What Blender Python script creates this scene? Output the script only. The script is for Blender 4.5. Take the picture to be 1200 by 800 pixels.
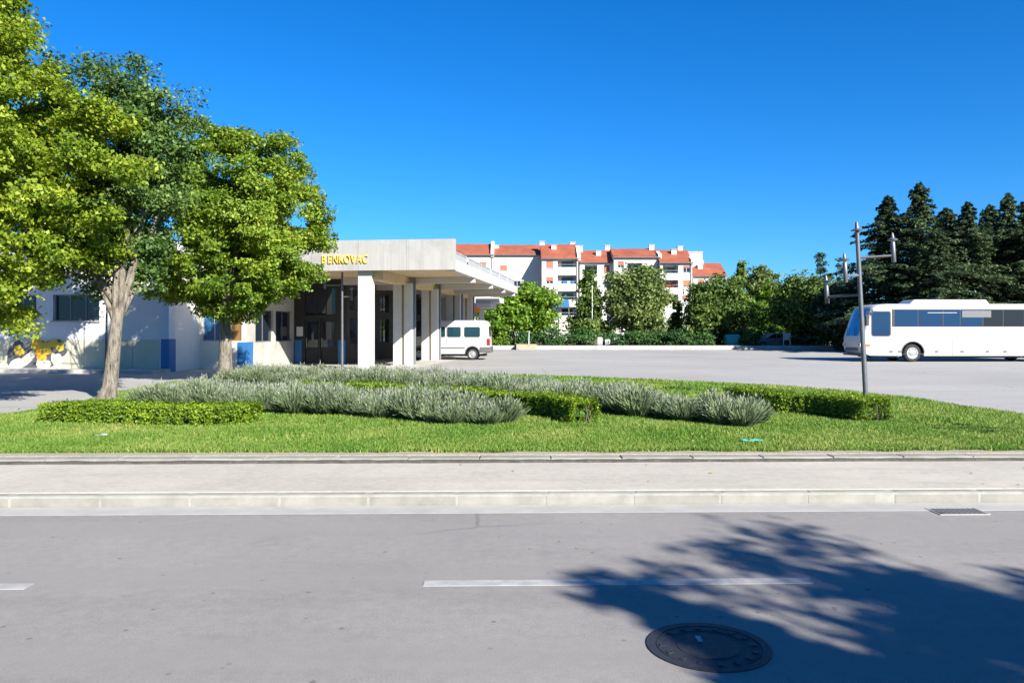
import bpy, bmesh, math, random
import numpy as np
from mathutils import Vector, Matrix
R = math.radians
sc = bpy.context.scene
col = sc.collection
for o in list(bpy.data.objects): bpy.data.objects.remove(o)

# ---------------------------------------------------------------- camera, sky, sun, exposure
CAMH, F, HOR = 2.0, 930.0, 385.0          # photo pixels (1200 x 800)
cd = bpy.data.cameras.new('camera'); cam = bpy.data.objects.new('camera', cd); col.objects.link(cam)
cam.location = (0, 0, CAMH); cam.rotation_euler = (R(90), 0, 0)
cd.sensor_width = 36; cd.lens = F / 1200 * 36; cd.shift_y = -15 / 1200
cd.clip_end = 5000; cd.clip_start = 0.1
sc.camera = cam
SUN_EL, SUN_A = 30.0, 37.0                # shadows run SUN_A degrees left of straight ahead
w = bpy.data.worlds.new('World'); sc.world = w; w.use_nodes = True
nt = w.node_tree; bg = nt.nodes['Background']
sky = nt.nodes.new('ShaderNodeTexSky'); sky.sky_type = 'NISHITA'; sky.sun_disc = False
sky.sun_elevation = R(SUN_EL); sky.sun_rotation = R(180 - SUN_A)
sky.air_density = 1.0; sky.dust_density = 0.25; sky.ozone_density = 2.2; sky.altitude = 250
hs = nt.nodes.new('ShaderNodeHueSaturation'); hs.inputs['Saturation'].default_value = 1.1
tint = nt.nodes.new('ShaderNodeMix'); tint.data_type = 'RGBA'; tint.blend_type = 'MULTIPLY'; tint.inputs['Factor'].default_value = 1
tint.inputs['B'].default_value = (.39, .77, 1.27, 1)          # deep Mediterranean blue, even over the whole sky
nt.links.new(sky.outputs[0], tint.inputs['A']); nt.links.new(tint.outputs['Result'], hs.inputs['Color']); nt.links.new(hs.outputs[0], bg.inputs['Color'])
bg.inputs['Strength'].default_value = 0.055
sd = bpy.data.lights.new('sun', 'SUN'); sd.energy = 5.0; sd.angle = R(0.55); sd.color = (1, 0.955, 0.87)
sun = bpy.data.objects.new('sun', sd); col.objects.link(sun); sun.location = (20, -30, 40)
ldir = Vector((-math.sin(R(SUN_A)) * math.cos(R(SUN_EL)), math.cos(R(SUN_A)) * math.cos(R(SUN_EL)), -math.sin(R(SUN_EL))))
sun.rotation_euler = ldir.to_track_quat('-Z', 'Y').to_euler()
sc.view_settings.view_transform = 'Standard'; sc.view_settings.look = 'None'
sc.view_settings.exposure = 1.35; sc.view_settings.gamma = 1.0; sc.view_settings.use_curve_mapping = False

# ---------------------------------------------------------------- helpers
def gx(px, d): return (px - 600) / F * d
def gz(py, d): return CAMH + (HOR - py) / F * d
def gp(px, py, z=0.2):
    d = (CAMH - z) * F / (py - HOR); return (gx(px, d), d)
YAW = R(1.3); CY, SY = math.cos(YAW), math.sin(YAW)
ROADM = Matrix.Rotation(YAW, 4, 'Z')
def tag(o, label=None, cat=None, group=None, kind=None):
    if label: o['label'] = label
    if cat: o['category'] = cat
    if group: o['group'] = group
    if kind: o['kind'] = kind
    return o
def empty(name, loc=(0, 0, 0), rz=0):
    o = bpy.data.objects.new(name, None); o.empty_display_size = .2; o.location = loc; o.rotation_euler = (0, 0, rz); col.objects.link(o); return o
def link(name, me, parent=None, loc=(0, 0, 0), rz=0, sc_=None):
    o = bpy.data.objects.new(name, me); col.objects.link(o); o.parent = parent; o.location = loc; o.rotation_euler = (0, 0, rz)
    if sc_: o.scale = sc_
    return o
class MB:
    def __init__(s): s.v = []; s.f = []; s.mi = []
    def add(s, vs, fs, m=0, mat=None):
        b = len(s.v)
        s.v += [tuple(mat @ Vector(p)) for p in vs] if mat is not None else [tuple(p) for p in vs]
        s.f += [tuple(i + b for i in f) for f in fs]; s.mi += [m] * len(fs); return s
    def box(s, x0, x1, y0, y1, z0, z1, m=0, mat=None, c=0):
        if c <= 0:
            vs = [(x0,y0,z0),(x1,y0,z0),(x1,y1,z0),(x0,y1,z0),(x0,y0,z1),(x1,y0,z1),(x1,y1,z1),(x0,y1,z1)]
            return s.add(vs, [(0,3,2,1),(4,5,6,7),(0,1,5,4),(1,2,6,5),(2,3,7,6),(3,0,4,7)], m, mat)
        # chamfered top edges
        vs = [(x0,y0,z0),(x1,y0,z0),(x1,y1,z0),(x0,y1,z0),(x0,y0,z1-c),(x1,y0,z1-c),(x1,y1,z1-c),(x0,y1,z1-c),
              (x0+c,y0+c,z1),(x1-c,y0+c,z1),(x1-c,y1-c,z1),(x0+c,y1-c,z1)]
        return s.add(vs, [(0,3,2,1),(0,1,5,4),(1,2,6,5),(2,3,7,6),(3,0,4,7),(4,5,9,8),(5,6,10,9),(6,7,11,10),(7,4,8,11),(8,9,10,11)], m, mat)
    def quad(s, a, b, c_, d, m=0): return s.add([a, b, c_, d], [(0, 1, 2, 3)], m)
    def tube(s, pts, rad, n=8, m=0, cap=True):
        pts = [Vector(p) for p in pts]; rings = []
        if not hasattr(rad, '__len__'): rad = [rad] * len(pts)
        b = len(s.v); up = Vector((0.13, 0.31, 1))
        for i, p in enumerate(pts):
            t = (pts[min(i + 1, len(pts) - 1)] - pts[max(i - 1, 0)]).normalized()
            a = t.cross(up)
            if a.length < 1e-3: a = t.cross(Vector((1, 0, 0)))
            a.normalize(); c_ = t.cross(a)
            for k in range(n):
                an = 2 * math.pi * k / n; s.v.append(tuple(p + (a * math.cos(an) + c_ * math.sin(an)) * rad[i]))
        for i in range(len(pts) - 1):
            for k in range(n):
                s.f.append((b+i*n+k, b+i*n+(k+1)%n, b+(i+1)*n+(k+1)%n, b+(i+1)*n+k)); s.mi.append(m)
        if cap:
            s.f.append(tuple(b + k for k in range(n))[::-1]); s.mi.append(m)
            s.f.append(tuple(b + (len(pts)-1)*n + k for k in range(n))); s.mi.append(m)
        return s
    def lathe(s, prof, n=24, m=0, mat=None):          # prof: (r, z)
        vs = []; fs = []
        for r, z in prof:
            for k in range(n):
                a = 2 * math.pi * k / n; vs.append((r * math.cos(a), r * math.sin(a), z))
        for i in range(len(prof) - 1):
            for k in range(n): fs.append((i*n+k, i*n+(k+1)%n, (i+1)*n+(k+1)%n, (i+1)*n+k))
        fs.append(tuple(range(n))[::-1]); fs.append(tuple((len(prof)-1)*n + k for k in range(n)))
        return s.add(vs, fs, m, mat)
    def mesh(s, name, mats, smooth=None, fix=False):
        me = bpy.data.meshes.new(name); me.from_pydata(s.v, [], s.f)
        for m_ in (mats if isinstance(mats, (list, tuple)) else [mats]): me.materials.append(m_)
        if any(s.mi): me.polygons.foreach_set('material_index', s.mi)
        if fix:
            bm = bmesh.new(); bm.from_mesh(me); bmesh.ops.recalc_face_normals(bm, faces=bm.faces); bm.to_mesh(me); bm.free()
        if smooth:
            me.shade_smooth(); me.set_sharp_from_angle(angle=R(smooth))
        me.update(); return me
    def build(s, name, mats, parent=None, smooth=None, fix=False, bevel=0):
        o = link(name, s.mesh(name, mats, smooth, fix), parent)
        if bevel:
            b = o.modifiers.new('bevel', 'BEVEL'); b.width = bevel; b.segments = 2; b.limit_method = 'ANGLE'; b.angle_limit = R(40)
        return o
def np_mesh(name, V, Fq, mat, parent=None):
    """V (n,3); Fq (m,k) faces of k corners"""
    me = bpy.data.meshes.new(name); k = Fq.shape[1]; m = Fq.shape[0]
    me.vertices.add(len(V)); me.vertices.foreach_set('co', V.astype(np.float32).ravel())
    me.loops.add(m * k); me.loops.foreach_set('vertex_index', Fq.astype(np.int32).ravel())
    me.polygons.add(m); me.polygons.foreach_set('loop_start', np.arange(0, m * k, k, dtype=np.int32))
    me.update(calc_edges=True)
    me.materials.append(mat)
    return me

# ---------------------------------------------------------------- materials
class NT:
    def __init__(s, name):
        s.m = bpy.data.materials.new(name); s.m.use_nodes = True; s.t = s.m.node_tree
        s.b = s.t.nodes['Principled BSDF']; s.out = s.t.nodes['Material Output']
        s.tc = s.t.nodes.new('ShaderNodeTexCoord'); s.geo = None
    def n(s, ty, **kw):
        nd = s.t.nodes.new(ty)
        for k, v in kw.items(): setattr(nd, k, v)
        return nd
    def l(s, a, b): s.t.links.new(a, b)
    def coord(s, world=False, scale=(1, 1, 1)):
        mp = s.n('ShaderNodeMapping'); mp.inputs['Scale'].default_value = scale
        if world:
            g = s.n('ShaderNodeNewGeometry'); s.l(g.outputs['Position'], mp.inputs['Vector'])
        else: s.l(s.tc.outputs['Object'], mp.inputs['Vector'])
        return mp.outputs[0]
    def noise(s, vec, scale, detail=4, rough=.55):
        nd = s.n('ShaderNodeTexNoise'); nd.inputs['Scale'].default_value = scale; nd.inputs['Detail'].default_value = detail; nd.inputs['Roughness'].default_value = rough
        s.l(vec, nd.inputs['Vector']); return nd.outputs['Fac']
    def ramp(s, fac, stops):
        r = s.n('ShaderNodeValToRGB'); el = r.color_ramp.elements
        while len(el) < len(stops): el.new(0.5)
        for e, (p, c) in zip(el, stops): e.position = p; e.color = (c, c, c, 1) if not hasattr(c, '__len__') else (*c, 1)
        s.l(fac, r.inputs['Fac']); return r.outputs['Color']
    def mix(s, a, b, fac, mode='MIX'):
        m = s.n('ShaderNodeMix', data_type='RGBA', blend_type=mode)
        for sock, v in ((m.inputs['A'], a), (m.inputs['B'], b)):
            if hasattr(v, 'links') or hasattr(v, 'is_linked'): s.l(v, sock)
            else: sock.default_value = (*v, 1) if len(v) == 3 else v
        if isinstance(fac, (int, float)): m.inputs['Factor'].default_value = fac
        else: s.l(fac, m.inputs['Factor'])
        return m.outputs['Result']
    def bump(s, h, strength=.3, dist=.02):
        b = s.n('ShaderNodeBump'); b.inputs['Strength'].default_value = strength; b.inputs['Distance'].default_value = dist
        s.l(h, b.inputs['Height']); s.l(b.outputs[0], s.b.inputs['Normal'])
def sc3(c, k): return tuple(min(1, max(0, x * k)) for x in c)
def plain(name, c, rough=.7, var=.18, scale=4, metal=0, bump=0, bscale=60, spec=.5, streak=False, world=True, dirt=None, rnd=0):
    t = NT(name); v = t.coord(world, (1, 1, .12) if streak else (1, 1, 1))
    f = t.noise(v, scale, 6, .6); cc = t.ramp(f, [(.3, sc3(c, 1 - var)), (.7, sc3(c, 1 + var * .6))])
    if streak:
        f3 = t.noise(t.coord(world, (1, 1, .05)), 5.5, 5, .7); cc = t.mix(cc, sc3(c, .62), t.ramp(f3, [(.5, 0.0), (.72, .6)]))
    if dirt:
        f2 = t.noise(t.coord(world), dirt[1], 8, .65)
        cc = t.mix(cc, dirt[0], t.ramp(f2, [(dirt[2], 0.0), (dirt[2] + .18, dirt[3])]))
    if rnd:
        oi = t.n('ShaderNodeObjectInfo'); hv = t.n('ShaderNodeHueSaturation'); mr = t.n('ShaderNodeMapRange')
        mr.inputs['To Min'].default_value = 1 - rnd; mr.inputs['To Max'].default_value = 1 + rnd
        t.l(oi.outputs['Random'], mr.inputs['Value']); t.l(mr.outputs[0], hv.inputs['Value']); t.l(cc, hv.inputs['Color']); cc = hv.outputs[0]
    t.l(cc, t.b.inputs['Base Color']); t.b.inputs['Roughness'].default_value = rough; t.b.inputs['Metallic'].default_value = metal
    t.b.inputs['Specular IOR Level'].default_value = spec
    if bump: t.bump(t.noise(t.coord(world), bscale, 6, .65), bump, .02)
    return t.m
def leafmat(name, dark, mid, light, trans=.35, nscale=.9, rough=.55):
    t = NT(name); g = t.n('ShaderNodeNewGeometry')
    f = t.noise(t.coord(True), nscale, 3)
    a = t.n('ShaderNodeMath', operation='MULTIPLY_ADD'); t.l(g.outputs['Random Per Island'], a.inputs[0]); a.inputs[1].default_value = .55
    b = t.n('ShaderNodeMath', operation='MULTIPLY_ADD'); t.l(f, b.inputs[0]); b.inputs[1].default_value = .9; b.inputs[2].default_value = -.22
    t.l(b.outputs[0], a.inputs[2])
    cc = t.ramp(a.outputs[0], [(.1, dark), (.5, mid), (.9, light)])
    t.l(cc, t.b.inputs['Base Color']); t.b.inputs['Roughness'].default_value = rough; t.b.inputs['Specular IOR Level'].default_value = .35
    tr = t.n('ShaderNodeBsdfTranslucent'); hv = t.n('ShaderNodeHueSaturation'); hv.inputs['Value'].default_value = 1.25; hv.inputs['Hue'].default_value = .49
    t.l(cc, hv.inputs['Color']); t.l(hv.outputs[0], tr.inputs['Color'])
    mx = t.n('ShaderNodeMixShader'); mx.inputs[0].default_value = trans
    t.l(t.b.outputs[0], mx.inputs[1]); t.l(tr.outputs[0], mx.inputs[2]); t.l(mx.outputs[0], t.out.inputs['Surface'])
    return t.m
def asphalt(name, c, spk=.5, scale=1.0, lanes=False):
    t = NT(name); v = t.coord(True)
    big = t.noise(v, .35 * scale, 6, .6); cc = t.ramp(big, [(.3, sc3(c, .86)), (.72, sc3(c, 1.1))])
    vs = t.coord(True, (.12, 1.0, 1)); st = t.noise(vs, 1.6, 5, .6)
    cc = t.mix(cc, sc3(c, .78), t.ramp(st, [(.52, 0.0), (.75, .6)]))
    fine = t.noise(v, 75, 3, .7); cc = t.mix(cc, t.ramp(fine, [(.35, .45), (.65, 1.0)]), .45, 'MULTIPLY')
    vo = t.n('ShaderNodeTexVoronoi'); vo.inputs['Scale'].default_value = 7; t.l(v, vo.inputs['Vector'])
    pick = t.n('ShaderNodeMath', operation='LESS_THAN'); pick.inputs[1].default_value = .2
    r1 = t.n('ShaderNodeSeparateColor'); t.l(vo.outputs['Color'], r1.inputs[0]); t.l(r1.outputs[0], pick.inputs[0])
    near = t.ramp(vo.outputs['Distance'], [(.08, 1.0), (.17, 0.0)])
    mu = t.n('ShaderNodeMath', operation='MULTIPLY'); t.l(near, mu.inputs[0]); t.l(pick.outputs[0], mu.inputs[1])
    mu2 = t.n('ShaderNodeMath', operation='MULTIPLY'); t.l(mu.outputs[0], mu2.inputs[0]); mu2.inputs[1].default_value = spk
    cc = t.mix(cc, sc3(c, .35), mu2.outputs[0])
    sn = t.noise(t.coord(True, (.6, 1, 1)), 1.1 * scale, 7, .7); cc = t.mix(cc, sc3(c, .62), t.ramp(sn, [(.56, 0.0), (.72, .55)]))
    mo = t.noise(v, 9, 6, .75); cc = t.mix(cc, t.ramp(mo, [(.36, .72), (.62, 1.0)]), .5, 'MULTIPLY')
    if lanes:
        sx = t.n('ShaderNodeSeparateXYZ'); t.l(v, sx.inputs[0]); wv = t.n('ShaderNodeMath', operation='SINE'); ml = t.n('ShaderNodeMath', operation='MULTIPLY_ADD')
        ml.inputs[1].default_value = 4.1; nz = t.noise(v, .8, 4); t.l(sx.outputs['Y'], ml.inputs[0]); t.l(nz, ml.inputs[2]); t.l(ml.outputs[0], wv.inputs[0])
        cc = t.mix(cc, sc3(c, .8), t.ramp(wv.outputs[0], [(.2, 0.0), (1.0, .55)]))
        pt = t.noise(v, 26, 4, .75); cc = t.mix(cc, sc3(c, .4), t.ramp(pt, [(.63, 0.0), (.72, .6)]))
        pt2 = t.noise(v, 210, 2, .6); cc = t.mix(cc, sc3(c, 1.3), t.ramp(pt2, [(.55, 0.0), (.75, .6)]))
    # hairline cracks
    vd = t.n('ShaderNodeTexVoronoi', feature='DISTANCE_TO_EDGE'); vd.inputs['Scale'].default_value = .28
    wob = t.n('ShaderNodeMix', data_type='VECTOR'); wn = t.n('ShaderNodeTexNoise'); wn.inputs['Scale'].default_value = 1.3; wn.inputs['Detail'].default_value = 6
    t.l(v, wn.inputs['Vector']); wob.inputs['Factor'].default_value = .25; t.l(v, wob.inputs['A']); t.l(wn.outputs['Color'], wob.inputs['B']); t.l(wob.outputs['Result'], vd.inputs['Vector'])
    gate = t.ramp(t.noise(v, .22, 2), [(.52, 0.0), (.6, .55)])
    ck = t.ramp(vd.outputs['Distance'], [(.0015, 1.0), (.006, 0.0)])
    m3 = t.n('ShaderNodeMath', operation='MULTIPLY'); t.l(gate, m3.inputs[0]); t.l(ck, m3.inputs[1])
    cc = t.mix(cc, sc3(c, .3), m3.outputs[0])
    t.l(cc, t.b.inputs['Base Color']); t.b.inputs['Roughness'].default_value = .88; t.b.inputs['Specular IOR Level'].default_value = .3
    t.bump(t.noise(v, 110, 4, .7), .35, .01); return t.m
def glass(name, c=(.012, .018, .03), rough=.04, spec=.5, coat=.1):
    t = NT(name); t.b.inputs['Base Color'].default_value = (*c, 1); t.b.inputs['Roughness'].default_value = rough; t.b.inputs['Specular IOR Level'].default_value = spec
    t.b.inputs['Coat Weight'].default_value = coat; t.b.inputs['Coat Roughness'].default_value = .03
    t.bump(t.noise(t.coord(True), .8, 2), .04, .05); return t.m

m_road = asphalt('road asphalt', (.275, .256, .238), .8, 1.0, True)
m_lot = asphalt('lot asphalt', (.385, .37, .345), .3, .35)
m_walk = asphalt('footway asphalt', (.49, .45, .375), .35, 1.4)
m_kerb = plain('kerb concrete', (.25, .24, .21), .85, .2, 3, bump=.35, bscale=70, dirt=((.15, .15, .1), 2.2, .5, .55), rnd=.07)
m_gutter = plain('gutter concrete', (.34, .33, .3), .85, .14, 2.5, bump=.3, bscale=80, dirt=((.25, .24, .2), 1.6, .52, .5))
m_mortar = plain('pale mortar', (.285, .28, .25), .9, .2, 6, bump=.3)
m_conc = plain('pale concrete', (.33, .32, .3), .85, .12, 1.2, bump=.2, bscale=30, streak=True, dirt=((.22, .215, .2), .9, .52, .6))
m_conc2 = plain('column concrete', (.47, .46, .43), .8, .08, 1.5, bump=.12, bscale=40, dirt=((.4, .38, .34), 1.3, .58, .5))
m_soffit = plain('bounce warmed soffit concrete', (.55, .42, .24), .85, .12, 1.2, bump=.15, bscale=40)  # warm bounced light under the canopy is mixed into this base colour
m_apron = plain('apron concrete', (.4, .38, .34), .88, .14, .8, bump=.25, bscale=50, dirt=((.22, .21, .18), .6, .5, .6))
m_white = plain('white render', (.55, .545, .54), .85, .07, .8, bump=.15, bscale=60, dirt=((.5, .49, .46), .5, .56, .5))
m_white2 = plain('white house render', (.52, .505, .475), .85, .06, .3, dirt=((.4, .385, .36), .25, .54, .5))
m_cream = plain('cream panel', (.45, .43, .32), .75, .1, 1.5, dirt=((.36, .34, .26), 1.3, .55, .5), rnd=.05)
m_creamw = plain('cream wall', (.66, .6, .5), .8, .08, 1)
m_blue = plain('blue paint', (.02, .12, .3), .6, .12, 3)
m_blue2 = plain('pale blue paint', (.4, .47, .55), .6, .1, 3)
m_brown = plain('brown board', (.2, .1, .03), .7, .15, 3)
m_hall = plain('shade darkened hall wall', (.02, .019, .018), .7, .2, 2)  # near black: the deep shade under the canopy is put into the colour
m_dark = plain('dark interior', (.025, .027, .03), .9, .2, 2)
m_frame = plain('grey metal frame', (.16, .16, .17), .5, .1, 8, metal=.3)
m_glass = glass('dark glass'); m_glassb = glass('sky reflection blue glass', (.02, .09, .2), .05, .7)  # blue of the reflected sky is painted into the booth glass colour
m_busglass = glass('coach glass', (.008, .03, .08), .05, .35, 0)
m_vang = glass('minibus glass', (.008, .035, .05))
m_busglass2 = glass('smoky coach glass', (.014, .016, .022), .05, .3, 0)
m_wind = glass('windscreen glass', (.015, .1, .3), .05, .9)  # blue base colour stands in for the sky mirrored in the windscreen
m_buspaint = plain('white coach paint', (.43, .43, .425), .28, .04, .9, world=False, dirt=((.3, .29, .27), .9, .54, .45), spec=.5)
m_vanpaint = plain('white van paint', (.45, .445, .43), .3, .04, .9, world=False, dirt=((.34, .33, .3), 1.2, .56, .4))
m_tyre = plain('tyre rubber', (.018, .018, .02), .85, .15, 20, world=False)
m_rim = plain('wheel rim metal', (.42, .42, .42), .4, .12, 10, metal=.6, world=False)
m_black = plain('black plastic', (.02, .02, .022), .55, .15, 10, world=False)
m_grey = plain('grey plastic', (.09, .09, .095), .6, .12, 10, world=False)
m_strip = plain('grey trim', (.25, .25, .26), .5, .1, 10, world=False)
m_curtain = plain('grey curtain', (.14, .14, .145), .8, .1, 6, world=False)
m_amber = plain('amber lens', (.55, .12, .02), .25, .1, 10, world=False)
m_redl = plain('red lens', (.2, .025, .02), .25, .1, 10, world=False)
m_lampm = plain('galvanised lamp metal', (.14, .145, .16), .45, .15, 6, metal=.5, world=False)
m_lampg = plain('lamp diffuser', (.5, .5, .5), .4, .08, 10, world=False)
m_yellow = plain('yellow letters', (.6, .42, .06), .5, .1, 10)
m_orange = plain('orange sign', (.75, .25, .02), .5, .1, 5)
m_tile = None
def tilemat():
    t = NT('red roof tile'); v = t.coord(True)
    f = t.noise(v, .45, 6, .65); cc = t.ramp(f, [(.3, (.21, .053, .026)), (.7, (.36, .1, .05))])
    wv = t.n('ShaderNodeTexWave', bands_direction='X'); wv.inputs['Scale'].default_value = 1.5; wv.inputs['Distortion'].default_value = .3; t.l(v, wv.inputs['Vector'])
    cc = t.mix(cc, t.ramp(wv.outputs['Fac'], [(.1, .6), (.6, 1.0)]), .7, 'MULTIPLY')
    t.l(cc, t.b.inputs['Base Color']); t.b.inputs['Roughness'].default_value = .85; t.bump(wv.outputs['Fac'], .6, .06); return t.m
m_tile = tilemat()
m_shutter = plain('red brown shutter', (.34, .12, .07), .7, .15, 2, rnd=.2)
m_log = plain('loggia wall', (.42, .4, .37), .85, .1, 1)
m_bark = None
def barkmat(name, c, bs=13):
    t = NT(name); v = t.coord(True, (1, 1, .25)); f = t.noise(v, bs, 8, .7)
    cc = t.ramp(f, [(.36, sc3(c, .25)), (.52, c), (.7, sc3(c, 1.35))]); t.l(cc, t.b.inputs['Base Color']); t.b.inputs['Roughness'].default_value = .95
    t.bump(f, 1.0, .09); return t.m
m_bark = barkmat('pale bark', (.22, .19, .15)); m_bark2 = barkmat('brown bark', (.14, .105, .075))
m_linden = leafmat('linden leaf', (.05, .10, .006), (.19, .28, .014), (.40, .45, .05), .4, .7)
m_linden2 = leafmat('green linden leaf', (.04, .10, .012), (.15, .25, .018), (.38, .43, .05), .38, .45)
m_ash = leafmat('dull green leaf', (.02, .06, .01), (.075, .145, .026), (.2, .28, .065), .32, .8)
m_pine = leafmat('cedar needle', (.008, .022, .01), (.035, .065, .026), (.12, .165, .06), .18, .4)
m_pineb = leafmat('bluish cedar needle', (.015, .045, .035), (.04, .09, .06), (.08, .15, .09), .1, .5)
m_green = leafmat('bright tree leaf', (.04, .10, .008), (.12, .23, .015), (.25, .36, .035), .35, .35)
m_mid = leafmat('mid green leaf', (.018, .052, .01), (.078, .14, .022), (.23, .29, .05), .3, .35)
m_lightg = leafmat('pale leaf', (.04, .075, .015), (.13, .19, .045), (.28, .34, .11), .35, .35)
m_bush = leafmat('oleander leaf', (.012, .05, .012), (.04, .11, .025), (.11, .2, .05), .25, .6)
m_box = leafmat('box hedge leaf', (.04, .085, .005), (.13, .22, .01), (.3, .4, .03), .3, 2.0)
m_lav = leafmat('lavender stem', (.06, .09, .04), (.14, .195, .09), (.26, .32, .165), .2, .9, .85)
m_lavf = leafmat('faded lavender flower', (.12, .14, .1), (.22, .24, .18), (.34, .35, .27), .2, 3.0, .8)
m_blade = leafmat('grass blade', (.06, .145, .014), (.135, .25, .026), (.37, .36, .11), .35, .6)
m_fallen = leafmat('dry fallen leaf', (.12, .07, .02), (.3, .22, .05), (.45, .4, .12), .15, 2.0, .8)
def groundmat(name, a, b, c, s=.8):
    t = NT(name); v = t.coord(True); f = t.noise(v, s, 8, .65); cc = t.ramp(f, [(.3, a), (.55, b), (.75, c)])
    f2 = t.noise(v, 45, 3, .7); cc = t.mix(cc, t.ramp(f2, [(.3, .5), (.65, 1.0)]), .6, 'MULTIPLY')
    t.l(cc, t.b.inputs['Base Color']); t.b.inputs['Roughness'].default_value = .95; t.b.inputs['Specular IOR Level'].default_value = .1
    t.bump(f2, .6, .03); return t.m
m_lawn = groundmat('lawn soil and turf', (.09, .16, .02), (.14, .2, .03), (.3, .26, .1))
m_soil = groundmat('dry soil', (.14, .11, .07), (.2, .16, .1), (.1, .12, .04), .5)
m_sand = groundmat('sandy edge', (.3, .27, .2), (.38, .34, .26), (.22, .24, .1), 1.5)
m_dirt = groundmat('dark joint dirt', (.06, .056, .05), (.09, .085, .075), (.14, .13, .1), 6)
m_paint = plain('worn white paint', (.355, .345, .33), .7, .14, 5, dirt=((.27, .26, .25), 7, .42, .9))
m_iron = plain('cast iron', (.04, .042, .048), .6, .2, 14, metal=.5, bump=.4, bscale=60)
m_teal = plain('teal plastic', (.05, .38, .33), .5, .1, 3)
m_gblack = plain('dark spray paint', (.07, .07, .085), .8, .2, 4)
m_gyel = plain('yellow spray paint', (.5, .36, .03), .7, .2, 3)
m_gora = plain('orange spray paint', (.75, .32, .02), .7, .2, 3)
m_gpale = plain('pale spray paint', (.6, .62, .4), .7, .15, 3)
m_silver = plain('silver car paint', (.3, .3, .31), .3, .05, 3, metal=.3)
m_rail = plain('light grey railing', (.3, .305, .31), .5, .1, 5)

# ---------------------------------------------------------------- ground, road, footway
LOTZ, WALKZ, LAWNZ = .12, .14, .2
def sheet(name, pts, z, mat, M_=None, parent=None, kind='structure'):
    b = MB(); b.add([(x, y, z) for x, y in pts], [tuple(range(len(pts)))], 0, M_); o = b.build(name, mat, parent)
    if kind and not parent: o['kind'] = kind
    return o
b = MB(); S = 1500; b.add([(-S, -S, -.03), (S, -S, -.03), (S, S, -.03), (-S, S, -.03)], [(0, 1, 2, 3)])
tag(b.build('ground', m_soil), kind='structure')
road = sheet('road', [(-90, 2.6), (90, 2.6), (90, 8.62), (-90, 8.62)], 0, m_road, ROADM)
g = MB().box(-90, 90, 8.62, 8.985, -.02, .004, 0, ROADM).build('gutter', m_gutter); g['kind'] = 'structure'
for x0 in (-12.82, -6.68, -.55, 5.59, 11.73):
    MB().box(x0, x0 + 3.07, 6.18, 6.31, .0, .005, 0, ROADM).build('lane_marking', m_paint, road)
def stones(name, x0, x1, y0, y1, z0, z1, step, mat, child, c=.018, jit=.006, gap=.008):
    par = empty(name); par['kind'] = 'structure'
    rg = random.Random(hash(name) % 1000 + 3); me = None
    n = int((x1 - x0) / step)
    me = MB().box(0, step - gap, 0, y1 - y0, z0, z1, c=c).mesh(child, mat)
    for i in range(n):
        p = ROADM @ Vector((x0 + i * step, y0 + rg.uniform(-jit, jit), rg.uniform(-jit, jit) * .6))
        o = link(child, me, par, p, YAW + rg.uniform(-.004, .004))
    return par
stones('road_kerb', -15.4, 16.2, 9.0, 9.16, -.05, .128, 1.0, m_kerb, 'kerb_stone', c=.03, gap=.035, jit=.0015)
MB().box(-15.4, 16.2, 9.004, 9.155, -.05, .124, 0, ROADM).build('kerb_mortar', m_mortar, bpy.data.objects['road_kerb'])
bk = stones('lawn_edge_kerb', -15.2, 16.2, 11.1, 11.36, .0, .192, 1.0, m_kerb, 'kerb_stone', c=.012)
tag(MB().box(-90, 90, 9.17, 11.055, -.02, WALKZ - .005, 0, ROADM).build('footway', m_walk), kind='structure')
# dark debris lying along the foot of the lawn kerb
b = MB(); rg = random.Random(4); xs = np.arange(-15.2, 16.2, .16); vs = []; fs = []
for x in xs:
    h = .172 + rg.uniform(-.006, .005); wv_ = rg.uniform(-.012, .012)
    vs += [(x, 11.04 + wv_, .13), (x, 11.06 + wv_, h - .006), (x, 11.1, h)]
for i in range(len(xs) - 1):
    for k in (0, 1): fs.append((i*3+k, i*3+3+k, i*3+4+k, i*3+1+k))
b.add(vs, fs, 0, ROADM); tag(b.build('debris_strip', m_dirt), 'dark soil and debris lying along the foot of the lawn kerb', 'soil', kind='stuff')
# near side of the road (behind the camera)
tag(MB().box(-90, 90, 2.44, 2.6, -.05, .13, 0, ROADM).build('near_kerb', m_kerb), kind='structure')
tag(MB().box(-90, 90, -.6, 2.43, -.02, WALKZ - .005, 0, ROADM).build('near_footway', m_walk), kind='structure')

# car park sheet
tag(MB().box(-120, 120, 11.3, 71.2, -.02, LOTZ - .06).build('verge', m_soil), kind='structure')
tag(MB().box(-70, 85, 11.9, 71.0, 0, LOTZ).build('car_park', m_lot), kind='structure')

# lawn island outline
def smooth_poly(pts, n=8):
    out = []; N = len(pts)
    for i in range(N):
        p0, p1, p2, p3 = [np.array(pts[(i + k) % N]) for k in (-1, 0, 1, 2)]
        for t in np.linspace(0, 1, n, endpoint=False):
            out.append(.5 * ((2*p1) + (-p0+p2)*t + (2*p0-5*p1+4*p2-p3)*t*t + (-p0+3*p1-3*p2+p3)*t**3))
    return out
ctrl = [(-14.5, 11.45-.33), (-7, 11.45-.16), (0, 11.45), (7, 11.45+.16), (14.3, 11.45+.33), (14.6, 12.1), (12.2, 13.6), (11.0, 15.4), (10.55, 17.5), (10.4, 20), (9.9, 22.4), (8.3, 25), (4.6, 28.3), (0, 31.2), (-5, 32.6), (-9.4, 31.4), (-11.3, 28), (-11.3, 23.5), (-10.7, 19.8), (-10.7, 16.4), (-12, 14), (-14.6, 12.2)]
outl = [tuple(p) for p in smooth_poly(ctrl, 6)]
OUT = np.array(outl)
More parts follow.
